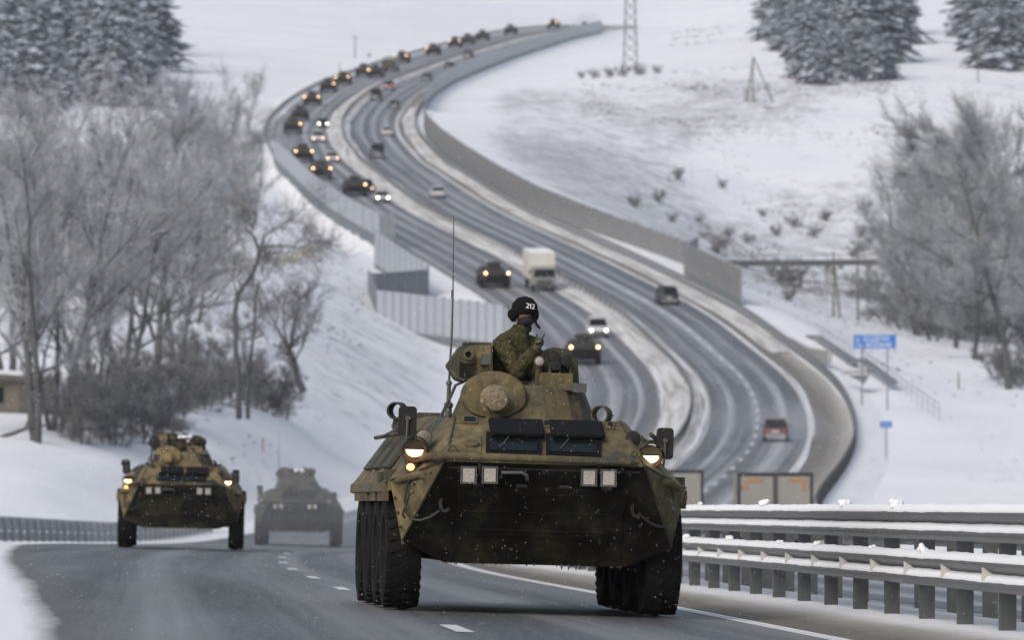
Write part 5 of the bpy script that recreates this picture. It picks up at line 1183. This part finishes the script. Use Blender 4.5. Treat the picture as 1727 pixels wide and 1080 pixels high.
# crooked trees in front of the grove: main limbs follow their own bends, twigs grow from them
def shaped_tree(Y, foot, limbs, seed, label, tw=1.0, brown='twig_brown'):
    R = random.Random(seed); p0 = G(foot, Y); T = MB(); C = MB(); dy = {}
    def rnd(): return Vector((R.uniform(-1, 1), R.uniform(-1, 1), R.uniform(-1, 1)))
    def rods(p, d, L, lev, r):
        q = p; dd = d.normalized()
        for i in range(3):
            dd = (dd+rnd()*0.28+Vector((0, 0, 0.08))).normalized(); e = q+dd*L/3; C.tube([q, e], [r*(1-i*.25), r*(1-(i+1)*.25)], 3, cap=False)
            if lev < 3:
                for _ in range(2): rods(q+(e-q)*R.random(), (dd+rnd()*0.8), L*R.uniform(0.4, 0.65), lev+1, r*0.7)
            q = e
    base = G(foot, Y)
    for (pts, r0, r1, depth, nt) in limbs:
        pp = []
        for i, (x, y) in enumerate(pts): w = P(x, y, Y)-p0; w.y = depth*i/len(pts)+R.uniform(-.15, .15); pp.append(w)
        T.tube(pp, [r0+(r1-r0)*i/(len(pp)-1) for i in range(len(pp))], 7, cap=False)
        for j in range(int(nt*tw)):
            t = R.uniform(0.3, 1.0)*(len(pp)-1); i = min(len(pp)-2, int(t)); c = pp[i]+(pp[i+1]-pp[i])*(t-i); d = (pp[i+1]-pp[i]).normalized()
            rods(c, d*0.7+rnd()*0.9, R.uniform(0.9, 2.2), 0 if R.random() < 0.4 else 1, r1*0.5+0.008)
    r = empty('bare_tree', p0); T.build('trunk', M['bark_dark'], r, 'all', fix=False); C.build('crown', M[brown], r, fix=False); tag(r, label, 'tree', GL)
shaped_tree(330, 402, [([(403, 708), (401, 650), (397, 585), (396, 530), (400, 497), (420, 470), (433, 445), (437, 422)], 0.16, 0.10, 0.4, 2), ([(437, 425), (455, 415), (478, 414), (505, 418), (530, 408), (545, 398)], 0.07, 0.02, -1.0, 16), ([(437, 424), (428, 400), (415, 385), (408, 360), (412, 335)], 0.09, 0.02, 1.0, 18), ([(436, 424), (445, 400), (462, 385), (490, 370), (515, 350)], 0.06, 0.015, 1.5, 16), ([(400, 500), (392, 470), (396, 440)], 0.05, 0.02, 0.6, 6)], 5, 'crooked dark tree with a long sideways branch over the snow bank')
shaped_tree(336, 418, [([(418, 708), (417, 660), (422, 610), (428, 560), (430, 510), (436, 470)], 0.12, 0.04, 0.3, 12), ([(420, 640), (412, 600), (414, 560)], 0.05, 0.02, -0.5, 8)], 6, 'slim straight tree close beside the crooked dark tree')
shaped_tree(368, 510, [([(512, 662), (503, 640), (497, 612), (486, 585)], 0.24, 0.12, 0.2, 6), ([(486, 586), (470, 560), (455, 530), (448, 505)], 0.09, 0.02, 0.5, 16), ([(490, 590), (492, 560), (500, 530), (505, 500)], 0.09, 0.02, -0.5, 16), ([(496, 610), (510, 585), (518, 555), (520, 530)], 0.07, 0.02, 0.4, 14), ([(488, 590), (478, 555), (478, 520), (484, 490)], 0.07, 0.02, 0.9, 14)], 7, 'short dark tree with round crown on the snow bank', 0.9)
# bushes
BUSH = [(120, 318, 1.0), (270, 335, 1.1), (375, 365, 1.0), (425, 372, 0.9), (325, 378, 1.2), (135, 306, 0.9), (190, 310, 1.1), (232, 316, 1.1), (272, 322, 0.8), (165, 324, 1.2), (215, 332, 1.2), (310, 350, 0.9), (345, 355, 0.85), (455, 374, 0.9), (480, 380, 0.7)]
for i, (px, Y, s) in enumerate(sorted(BUSH)):
    tree('bush', G(px, Y), s*0.92, RT.uniform(0, 6), f'dark leafless bush, {ORD[i]} from the left along the foot of the grove', 'bush', 'bushes at the foot of the grove')
FB = [(1213, 870, 0.85, 'small bush alone on the snowy field left of the bush pair'), (1318, 845, 0.8, 'thin bush, the left one of the pair on the snowy field'), (1333, 843, 0.9, 'thin bush, the right one of the pair on the snowy field'), (1457, 830, 1.0, 'dark bush at the edge of the right hand wood'),
      (1330, 735, 0.5, 'low scrub beside the ruined gate posts'), (1690, 560, 1.0, 'brown scrub at the foot of the leaning tree by the frame edge'), (1715, 545, 1.0, 'brown scrub right of the leaning tree foot')] + [(px, Y, sc_, f'grey scrub, {ORD[i]} from the left along the foot of the right hand wood') for i, (px, Y, sc_) in enumerate(((1505, 735, 1.6), (1530, 715, 1.7), (1560, 705, 1.8), (1590, 695, 1.8), (1618, 690, 1.9), (1648, 680, 1.8), (1675, 690, 1.9), (1720, 680, 1.9)))]
FB += [(px, Y, sc_, f'low dark scrub, {ORD[i]} from the left around the foot of the power pylon') for i, (px, Y, sc_) in enumerate(((980, 1192, 0.40), (1003, 1188, 0.5), (1028, 1186, 0.55), (1050, 1185, 0.6), (1080, 1186, 0.6), (1108, 1190, 0.45)))]
_weeds = sorted((RT.uniform(1060, 1470), RT.uniform(885, 985), RT.uniform(0.28, 0.6)) for _ in range(22))
FB += [(px, Y, sc_, f'small dry weed clump, {ORD[i]} from the left across the right hand snow field') for i, (px, Y, sc_) in enumerate(_weeds)]
for px, Y, s, lab in FB: tree('bush', G(px, Y), s, RT.uniform(0, 6), lab, 'bush')
GR = 'bare trees on the right hand river bank'
RIGHT = [('round', 1700, 540, 240, 'stout leaning tree with dark trunk at the right frame edge'), ('round_b', 1640, 620, 215, None), ('round', 1615, 650, 245, None), ('round_b', 1575, 670, 320, None), ('tall_b', 1548, 690, 300, None), ('round', 1690, 680, 185, None), ('round_b', 1745, 640, 190, None),
         ('round', 1635, 720, 190, None), ('round', 1600, 760, 215, None), ('round_b', 1780, 600, 200, None), ('round', 1660, 790, 180, None)]
n = 0
for i in sorted(range(len(RIGHT)), key=lambda i: RIGHT[i][1]):
    kind, px, Y, top, lab = RIGHT[i]; s = (P(0, top, Y).z-G(px, Y).z)/SPEC[kind][1]*1.04
    if not lab: lab = f'grey bare tree, {ORD[n]} from the left in the wood on the right'; n += 1
    t = tree(kind, G(px, Y), s, RT.uniform(0, 6), lab, 'tree', GR, 'twig_grey')
    if px == 1700: t.rotation_euler = (0, -0.14, 0.5)

# snow-laden conifers: every bough carries its own load of snow on top
k = Mat('needles'); v = k.coord('Object'); f = k.noise(v, 1.1, 5, 0.65); at = k.n('ShaderNodeAttribute'); at.attribute_name = 'frost'
fr = k.math('ADD', at.outputs['Fac'], k.math('MULTIPLY', k.math('SUBTRACT', f, 0.5), 1.6))
k.col(k.mix(k.ramp(fr, [(0.08, 0.0), (0.85, 1.0)]), k.mix(f, (0.032, 0.042, 0.052), (0.080, 0.098, 0.118)), (0.54, 0.59, 0.67))); k.set(Roughness=0.9, Specular_IOR_Level=0.05); M['needles'] = k.m
def conifer(seed, H, Rm, blunt):
    R = random.Random(seed); C = MB(); T = MB(); T.tube([(0, 0, -0.5), (0, 0, H*0.5), (0, 0, H*0.97)], [0.22, 0.14, 0.03], 7, cap=False); fro = []
    z = H*0.05
    while z < H:
        t = z/H; rad = Rm*((1-t)**blunt)*min(1.0, 0.55+2.2*t)*(0.72+0.5*R.random())+0.2; n = max(5, int(5+rad*1.7))
        for i in range(n):
            a = 2*PI*(i+R.random()*0.9)/n; L = rad*R.uniform(0.6, 1.15); dr = -0.28-0.25*R.random()+0.3*t; load = R.uniform(0.25, 1.0)
            d = Vector((math.cos(a), math.sin(a), 0)); s = Vector((-d.y, d.x, 0)); p = Vector((0, 0, z+R.uniform(-.2, .2))); m = 4
            for j in range(m):
                c0 = p+d*L*(j/m)+Vector((0, 0, dr*L*(j/m)**1.4)); c1 = p+d*L*((j+1.2)/m)+Vector((0, 0, dr*L*((j+1.2)/m)**1.4)); w = L*0.30*(1-0.5*j/m)*R.uniform(0.8, 1.3)+0.10
                for sg in (-1, 1):
                    e = c0+s*sg*w*R.uniform(0.8, 1.25)+d*w*0.7+Vector((0, 0, -0.25*w-R.uniform(0, 0.2))); u = Vector((0, 0, R.uniform(0.10, 0.25)))
                    C.add([c0+u, c1+u*0.5, e, c0-u*2.0], [(0, 1, 2), (0, 2, 3), (1, 3, 2)]); fro += [load, load*0.9, load*0.45, -0.3]
        z += H*0.042*(0.7+0.6*R.random())
    me = C.mesh('crown', M['needles'], fix=False); q = me.attributes.new('frost', 'FLOAT', 'POINT'); q.data.foreach_set('value', fro)
    return T.mesh('trunk', M['bark_dark'], 'all', fix=False), me
CON = [conifer(1, 14, 5.2, 0.45), conifer(2, 14, 6.0, 0.34), conifer(3, 14, 5.0, 0.42), conifer(4, 13, 6.4, 0.28), conifer(5, 12, 5.6, 0.36), conifer(6, 14, 4.6, 0.5)]
def spruce(i, px, Y, H, label, group):
    r = empty('conifer', G(px, Y, -0.3), (0, 0, RT.uniform(0, 6)), H/14.0); link('trunk', CON[(i*7+i//3) % 6][0], r); link('crown', CON[(i*7+i//3) % 6][1], r); tag(r, label, 'tree', group)
LC = []
for row, (Y, xs, H) in enumerate(((985, (-70, -20, 25, 55), 14), (1030, (95, 140, 180, 215, 240), 14), (1075, (60, 110, 160, 205, 232), 15.5), (1130, (-30, 15, 80, 130, 175, 218, 245), 17), (1200, (-60, 30, 60, 105, 150, 195, 235, 252), 18), (1280, (0, 50, 95, 140, 190, 228, 248), 19))):
    for x in xs: LC.append((x+RT.uniform(-9, 9), Y+RT.uniform(-15, 15), H*RT.uniform(0.7, 1.18)))
LC.sort()
for i, (x, Y, H) in enumerate(LC):
    nm = ORD[i] if i < len(ORD) else f'{i+1}th'
    spruce(i, x, Y, H, f'snow dusted conifer, {nm} from the left in the stand on the upper left hill', 'conifers on the upper left hill')
RC = []
for Y, xs, H in ((1140, (1375, 1405, 1440, 1470), 8), (1160, (1362, 1395, 1425, 1455, 1488), 12), (1200, (1345, 1380, 1415, 1450, 1485), 15), (1260, (1318, 1340, 1368, 1400, 1435, 1470, 1500), 17), (1330, (1310, 1335, 1365, 1395, 1425, 1460, 1492, 1518), 18)):
    for x in xs: RC.append((x+RT.uniform(-7, 7), Y+RT.uniform(-12, 12), H*RT.uniform(0.7, 1.2)))
RC.sort()
for i, (x, Y, H) in enumerate(RC): spruce(i+1, x, Y, H, f'frosted conifer, {ORD[i]} from the left in the stand beyond the right hand field', 'conifers beyond the right hand field')
RD = sorted((x+RT.uniform(-7, 7), Y, H*RT.uniform(0.9, 1.1)) for Y, xs, H in ((1185, (1665, 1690, 1718, 1745), 12), (1240, (1645, 1675, 1705, 1740), 15), (1310, (1632, 1660, 1690, 1720, 1755), 17)) for x in xs)
for i, (x, Y, H) in enumerate(RD): spruce(i+2, x, Y, H, f'snowy conifer, {ORD[i]} from the left in the upper right corner stand', 'conifers in the upper right corner')

# dead grass tussocks and weeds poking through the snow
def tussocks():
    R = random.Random(9); b = MB(); X = []; Y_ = []; S = []
    def area(n, x0, x1, y0, y1, s0, s1):
        for _ in range(n):
            Y = R.uniform(y0, y1); px = R.uniform(x0, x1); X.append((px-863.5)*Y/FPX); Y_.append(Y); S.append(R.uniform(s0, s1))
    area(1500, 1060, 1760, 800, 980, 0.25, 0.6); area(700, 1180, 1560, 880, 940, 0.3, 0.8); area(900, 980, 1560, 1050, 1140, 0.3, 0.7); area(500, 980, 1300, 1100, 1200, 0.3, 0.7); area(500, 1250, 1760, 545, 760, 0.15, 0.45); area(260, 1450, 1760, 330, 540, 0.10, 0.25); area(420, 420, 640, 400, 720, 0.15, 0.45); area(200, 240, 620, 300, 350, 0.12, 0.3); area(500, 1100, 1500, 960, 1080, 0.25, 0.5); area(300, 1130, 1330, 1360, 1520, 0.4, 0.8); area(450, 1230, 1490, 835, 885, 0.4, 0.9)
    X = np.array(X); Y_ = np.array(Y_); Z = ground_z(X, Y_); off = X-XM(Y_)
    for x, y, z, s, o in zip(X, Y_, Z, S, off):
        if -17 < o < 19.5: continue
        if math.sin(x*0.21+1.3*math.sin(y*0.05))+math.sin(y*0.083+x*0.05)+0.8*math.sin(x*0.53+y*0.13) < R.uniform(-0.6, 1.2): continue
        for _ in range(5):
            a = R.uniform(0, 6.28); l = s*R.uniform(0.4, 0.9); w = 0.035+s*0.05; p = Vector((x+R.uniform(-.5, .5)*s, y+R.uniform(-.5, .5)*s, z-0.05)); t = Vector((math.cos(a)*l*0.6, math.sin(a)*l*0.6, l)); u = Vector((-math.sin(a), math.cos(a), 0))*w
            b.add([p-u, p+u, p+t, p+Vector((math.cos(a), math.sin(a), 0))*w*1.5], [(0, 1, 2), (0, 2, 3), (1, 3, 2)])
    o = b.build('dry_grass', M['dead_grass'], fix=False); tag(o, 'dead grass and weeds poking through the snow', 'grass', kind='stuff')
plain('dead_grass', (0.20, 0.197, 0.197), 0.9, 0, 0.35, 0.6); tussocks()
# ------------------------------------------------------------------ roadside furniture and far structures
plain('sign_blue', (0.012, 0.16, 0.52), 0.45, 0, 0.08, 3); plain('sign_white', (0.78, 0.79, 0.80), 0.5, 0, 0.05, 3); plain('shed_wall', (0.13, 0.122, 0.10), 0.9, 0, 0.4, 1.2); plain('stucco', (0.22, 0.212, 0.19), 0.9, 0, 0.35, 1.2); plain('roof_dark', (0.09, 0.085, 0.08), 0.9, 0, 0.3, 1.5); plain('marker_red', (0.30, 0.10, 0.10), 0.7, 0, 0.2, 3)
def text_mesh(s, size, mat, name='lettering'):
    cu = bpy.data.curves.new(name, 'FONT'); cu.body = s; cu.size = size; cu.extrude = 0.004; cu.align_x = 'LEFT'; cu.resolution_u = 3
    o = bpy.data.objects.new(name, cu); COL.objects.link(o); dg = bpy.context.evaluated_depsgraph_get(); me = bpy.data.meshes.new_from_object(o.evaluated_get(dg)); bpy.data.objects.remove(o)
    me.materials.clear(); me.materials.append(M[mat]); return me
Ys = 470.0; r = empty('river_sign', P(1476, 640, Ys)); z0 = float(ground_z(r.location.x, Ys)); r.location.z = z0
zt, zb = P(0, 565, Ys).z-z0, P(0, 588, Ys).z-z0; xl, xr = P(1440, 0, Ys).x-r.location.x, P(1511, 0, Ys).x-r.location.x
b = MB(); b.box(((xl+xr)/2, 0, (zt+zb)/2), (xr-xl, 0.06, zt-zb)); bd = b.build('board', M['sign_blue'], r)
for s, xx, zz in (('р. БОДРАК', xl+0.16, zt-0.47), ('riv. BODRAK', xl+0.16, zb+0.10)):
    me = text_mesh(s, 0.50, 'sign_white'); w = max(v.co.x for v in me.vertices); o = link('lettering', me, bd, (xx, -0.037, zz), (PI/2, 0, 0)); o.scale = ((xr-xl-0.4)/w*(0.92 if s[0] == 'р' else 1.0), 1, 1)
for px in (1454, 1497):
    b = MB(); x = P(px, 0, Ys).x-r.location.x; b.tube([(x, 0.06, -0.6), (x, 0.06, zt-0.05)], 0.055, 8); b.build('leg', M['galvanised'], r)
tag(r, 'large blue road sign with white river name lettering on two posts', 'sign')
Ys = 398.0; p = G(1495, Ys); r = empty('marker_sign', p); zt = P(0, 711.5, Ys).z-p.z; zb = P(0, 722, Ys).z-p.z
b = MB(); b.box((0, 0, (zt+zb)/2), (0.74, 0.04, zt-zb)); bd = b.build('board', M['sign_blue'], r); b = MB(); b.box((0, -0.024, (zt+zb)/2), (0.5, 0.008, 0.10)); b.build('pale_band', M['panel_grey'], bd)
b = MB(); b.tube([(0, 0.04, -0.4), (0, 0.04, zt)], 0.035, 8); b.build('post', M['galvanised'], r); tag(r, 'small blue marker sign on a thin post in the snow', 'sign')
# concrete stairs with handrails going down the embankment
def slab(name, pts, h, mat, parent, t=0.35):
    b = MB(); pts = [Vector(p) for p in pts]; 
    for a, c in zip(pts, pts[1:]):
        d = (c-a); n = Vector((-d.y, d.x, 0)).normalized()*t; vs = [a-n, a+n, c+n, c-n]; vs += [v+Vector((0, 0, h)) for v in vs]; b.add(vs, [(3,2,1,0), (4,5,6,7), (0,1,5,4), (1,2,6,5), (2,3,7,6), (3,0,4,7)])
    return b.build(name, M[mat], parent)
r = empty('embankment_stairs', P(1375, 572, 566)); inv = Vector(r.location)
q = lambda px, py, Y: P(px, py, Y)-inv
slab('landing', [q(1366, 570, 567), q(1382, 572, 563)], 0.25, 'panel_dark', r, 0.4); slab('upper_flight', [q(1380, 573, 562), q(1437, 611, 530)], 0.35, 'panel_dark', r, 0.28); slab('middle_landing', [q(1436, 612, 530), q(1456, 611, 527)], 0.3, 'panel_dark', r, 0.4); slab('lower_flight', [q(1455, 612, 526), q(1508, 650, 498)], 0.35, 'panel_dark', r, 0.28)
def q_up(o, h): o.location.z += h
b = MB(); b.box(q(1442, 622, 529), (0.5, 0.5, 0.9)); b.build('pier', M['panel_dark'], r)
for (x0, y0, Y0, x1, y1, Y1) in ((1384, 551, 563, 1440, 588, 532), (1456, 592, 527, 1512, 632, 499), (1512, 632, 499, 1585, 682, 452)):
    b = MB(); a, c = q(x0, y0, Y0), q(x1, y1, Y1); b.tube([a, c], 0.03, 6); b.tube([a-Vector((0, 0, 0.45)), c-Vector((0, 0, 0.45))], 0.02, 6)
    for i in range(9): p_ = a+(c-a)*i/8; b.tube([p_, p_-Vector((0, 0, 1.25))], 0.02, 5)
    b.build('handrail', M['galvanised'], r)
tag(r, 'grey concrete stairs with thin handrails descending the snowy embankment', 'stairs')
r = empty('drain_slab', P(1435, 628, 497)); inv = Vector(r.location); slab('top', [q(1428, 632, 497), q(1468, 630, 496)], 0.3, 'concrete', r, 0.7)
b = MB(); a, c, e = q(1430, 634, 496.2), q(1459, 648, 491), q(1466, 633, 496); b.add([a, c, e, a+Vector((0, .3, 0)), c+Vector((0, .3, 0)), e+Vector((0, .3, 0))], [(0,1,2),(5,4,3),(0,3,4,1),(1,4,5,2),(2,5,3,0)]); b.build('wing_wall', M['panel_dark'], r); tag(r, 'low concrete culvert slab below the stairs', 'culvert')
r = empty('parapet', P(1360, 575, 545)); inv = Vector(r.location); slab('kerb_wall', [q(1322, 584, 566), q(1362, 606, 540), q(1400, 613, 520)], 1.0, 'concrete', r, 0.18); tag(r, 'short grey concrete parapet beside the guardrail near the stairs', 'parapet')

def pole(px, Y, top, lab, rad=0.12, name='utility_pole', lean=0.0, cross=False, brace=None):
    p = G(px, Y); r = empty(name, p); zt = P(0, top, Y).z-p.z; b = MB(); b.tube([(0, 0, -0.5), (lean, 0, zt)], [rad, rad*0.7], 8); b.build('shaft', M['wood_pole'], r)
    if brace is not None: b = MB(); b.tube([(brace, 0, -0.5), (lean*0.8, 0, zt*0.9)], [rad, rad*0.8], 8); b.build('brace', M['wood_pole'], r)
    if cross: b = MB(); b.box((lean, 0, zt-0.5), (1.4, 0.1, 0.1)); b.build('crossarm', M['wood_pole'], r)
    tag(r, lab, 'pole')
pole(1406, 735, 424, 'wooden pole with slanting brace in the snowy valley', 0.13, brace=0.8); pole(1447, 745, 412, 'straight wooden pole right of the braced pole', 0.14); pole(1649, 1150, 70, 'thin pole in front of the upper right conifers', 0.12)
pole(599, 1330, 58, 'lamp post rising behind the distant convoy on the hill', 0.14, 'lamp_post', cross=True); pole(1617, 520, 628, 'short stub post standing in the right hand snow', 0.09, 'stub_post'); pole(623, 1330, 88, 'short post behind the army truck', 0.14, 'stub_post', cross=True); pole(573, 1200, 107, 'short post beside the bend above the convoy', 0.12, 'stub_post')
# A-frame pole
p = G(1269, 1100); r = empty('a_frame_pole', p); h = P(0, 95, 1100).z-p.z
for x, y in ((-1.0, 0), (0.0, -1.2), (3.7, 0)): b = MB(); b.tube([(x, y, -0.5), (0.1, 0, h)], [0.16, 0.11], 7); b.build('leg', M['wood_pole'], r)
tag(r, 'wooden tripod power pole standing alone on the snowy slope', 'pole')
# lattice pylon
p = G(1063, 1200); r = empty('power_pylon', p); H = 24.0; W0, W1 = 1.35, 0.6
cor = lambda t, sx, sy: Vector((sx*(W0+(W1-W0)*t), sy*(W0+(W1-W0)*t), H*t))
for sx in (-1, 1):
    for sy in (-1, 1): b = MB(); b.tube([cor(-0.03, sx, sy), cor(1, sx, sy)], 0.10, 5); b.build('leg', M['post_steel'], r)
for i in range(12):
    t0, t1 = i/12, (i+1)/12; b = MB()
    for f in ((( -1, -1), (1, -1)), ((1, -1), (1, 1)), ((1, 1), (-1, 1)), ((-1, 1), (-1, -1))):
        b.tube([cor(t0, *f[0]), cor(t1, *f[1])], 0.05, 4); b.tube([cor(t0, *f[1]), cor(t1, *f[0])], 0.05, 4)
    b.build('lattice', M['post_steel'], r)
tag(r, 'grey steel lattice power pylon cut off by the top of the picture', 'pylon')
# old beam bridge over the stream and the ruined gate below it
a, c = P(1222, 449, 862), P(1500, 447, 872); r = empty('beam_bridge', a); inv = a.copy(); slab('deck', [a-inv, c-inv], 0.75, 'roof_dark', r, 1.2)
b = MB(); b.tube([a-inv+Vector((0, -1, 1.5)), c-inv+Vector((0, -1, 1.5))], 0.05, 5); 
for i in range(14): p_ = (c-a)*i/13+Vector((0, -1, 0.7)); b.tube([p_, p_+Vector((0, 0, 0.85))], 0.04, 4)
b.build('railing', M['post_steel'], r)
for i in range(4): b = MB(); b.box((c-a)*(i+0.5)/4+Vector((0, 0, -1.2)), (0.8, 1.6, 2.4)); b.build('pier', M['concrete'], r)
tag(r, 'long dark beam bridge crossing the far end of the valley', 'bridge')
p = G(1335, 845); r = empty('ruined_gate', p); hh = 2.3
for x in (-1.35, 1.2): b = MB(); b.box((x, 0, hh/2-0.3), (0.5, 0.5, hh+0.6)); b.build('pillar', M['stucco'], r)
b = MB(); b.box((-0.07, 0.02, hh-0.1), (2.0, 0.3, 0.3)); b.build('lintel', M['stucco'], r); b = MB(); b.box((0, 0, 0.1), (2.1, 0.25, 0.5)); b.build('low_wall', M['stucco'], r); tag(r, 'small ruined masonry gate in the snow under the dark bridge', 'ruin')
# low shed behind the first tree trunks
p = G(22, 330); r = empty('shed', p); zr = P(0, 640, 330).z-p.z
b = MB(); b.box((-0.6, 0, zr/2-0.2), (5.2, 4.0, zr+0.4)); w = b.build('wall', M['shed_wall'], r); b = MB(); b.prism([(-3.5, zr), (2.3, zr), (2.3, zr+0.14), (-0.6, zr+0.35), (-3.5, zr+0.14)], -2.4, 2.4); rf = b.build('roof', M['roof_dark'], r)
b = MB(); b.prism([(-3.4, zr+0.16), (2.2, zr+0.16), (-0.6, zr+0.42)], -2.3, 2.3); b.build('snow_cap', M['packed_snow'], rf)
b = MB(); b.box((-0.75, -2.02, zr*0.55), (0.8, 0.06, 0.8)); b.build('window', M['dark_glass'], r); b = MB(); b.box((0.9, -2.02, zr*0.4), (0.9, 0.06, zr*0.8)); b.build('door', M['roof_dark'], r); tag(r, 'low dull beige shed behind the tree trunks at the left edge', 'shed')
p = G(443, 345); r = empty('marker_post', p); b = MB(); b.tube([(0, 0, -0.3), (0, 0, 0.75)], 0.05, 6); b.build('shaft', M['marker_red'], r); tag(r, 'tiny dull red post standing in the snow near the crooked tree', 'post')
p = G(30, 300); b = MB(); b.tube([(-1.1, 0, 0.05), (-0.3, 0, 0.25), (0.35, 0, 0.5), (0.5, 0, 0.9)], [0.07, 0.11, 0.09, 0.05], 7); b.tube([(0.35, 0, 0.5), (1.4, 0.2, 0.65)], [0.07, 0.03], 6); o = b.build('fallen_branch', M['bark_dark']); o.location = p; tag(o, 'dark fallen branch lying in the snow under the first trees', 'branch')

# ------------------------------------------------------------------ falling snow, spray and haze
b = MB(); R = random.Random(4)
for _ in range(9000):
    Y = R.uniform(36, 76); px = R.uniform(-120, 1850); py = R.uniform(-60, 1080); s = R.uniform(0.0014, 0.0036)*(Y/50)
    c = P(px, py, Y)
    if c.z < float(zc(Y))+0.05: continue
    d = Vector((R.uniform(-.3, .3), R.uniform(-.3, .3), 1)).normalized()*s*R.uniform(0.9, 1.6); u = d.orthogonal().normalized()*s; w = d.cross(u).normalized()*s
    b.add([c+d, c+u, c+w, c-u, c-w, c-d], [(0,1,2),(0,2,3),(0,3,4),(0,4,1),(5,2,1),(5,3,2),(5,4,3),(5,1,4)])
k = Mat('flake'); k.col((0.85, 0.86, 0.88)); k.set(Roughness=0.8); M['flake'] = k.m
o = b.build('falling_snow', M['flake'], fix=False); tag(o, 'fine snowflakes drifting through the air', 'snow', kind='stuff')
def volume(name, col, dens, aniso=0.3):
    m = bpy.data.materials.new(name); m.use_nodes = True; t = m.node_tree; t.nodes.clear(); out = t.nodes.new('ShaderNodeOutputMaterial'); v = t.nodes.new('ShaderNodeVolumePrincipled')
    v.inputs['Color'].default_value = (*col, 1); v.inputs['Density'].default_value = dens; v.inputs['Anisotropy'].default_value = aniso; t.links.new(v.outputs[0], out.inputs['Volume']); M[name] = m
volume('haze_air', (0.94, 0.96, 1.0), HAZE); volume('spray_air', (0.96, 0.96, 0.98), 0.0075)
b = MB(); b.box((0, 1180, 38), (900, 2480, 130)); o = b.build('haze', M['haze_air']); tag(o, 'thin cold snow haze over the valley', 'haze', kind='stuff')
def spray(px, Y, sx, sy, sz, off=0):
    b = MB(); n, m = 20, 12; R = random.Random(int(px)); vs = []
    for i in range(m+1):
        th = PI*i/m
        for kx in range(n):
            a = 2*PI*kx/n; rr = 1+0.12*math.sin(3*a+px)+0.10*math.sin(5*a+2*th)+0.08*math.sin(4*th+a)
            vs.append((sx*rr*math.sin(th)*math.cos(a), sy*rr*math.sin(th)*math.sin(a), sz*max(-0.12, rr*math.cos(th))))
    b.add(vs, [(i*n+kx, (i+1)*n+kx, (i+1)*n+(kx+1) % n, i*n+(kx+1) % n) for i in range(m) for kx in range(n)])
    X = (px-863.5)*Y/FPX; o = b.build('road_spray', M['spray_air'], smooth='all'); o.location = (X, Y, float(road_z(X-XM(Y), Y))+0.45); return o
tag(spray(505, 190, 6.0, 22, 3.6), 'cloud of road spray hanging around the third armoured vehicle', 'spray', kind='stuff')
tag(spray(1300, 424, 5.0, 22, 1.8), 'spray thrown up behind the red car', 'spray', kind='stuff')
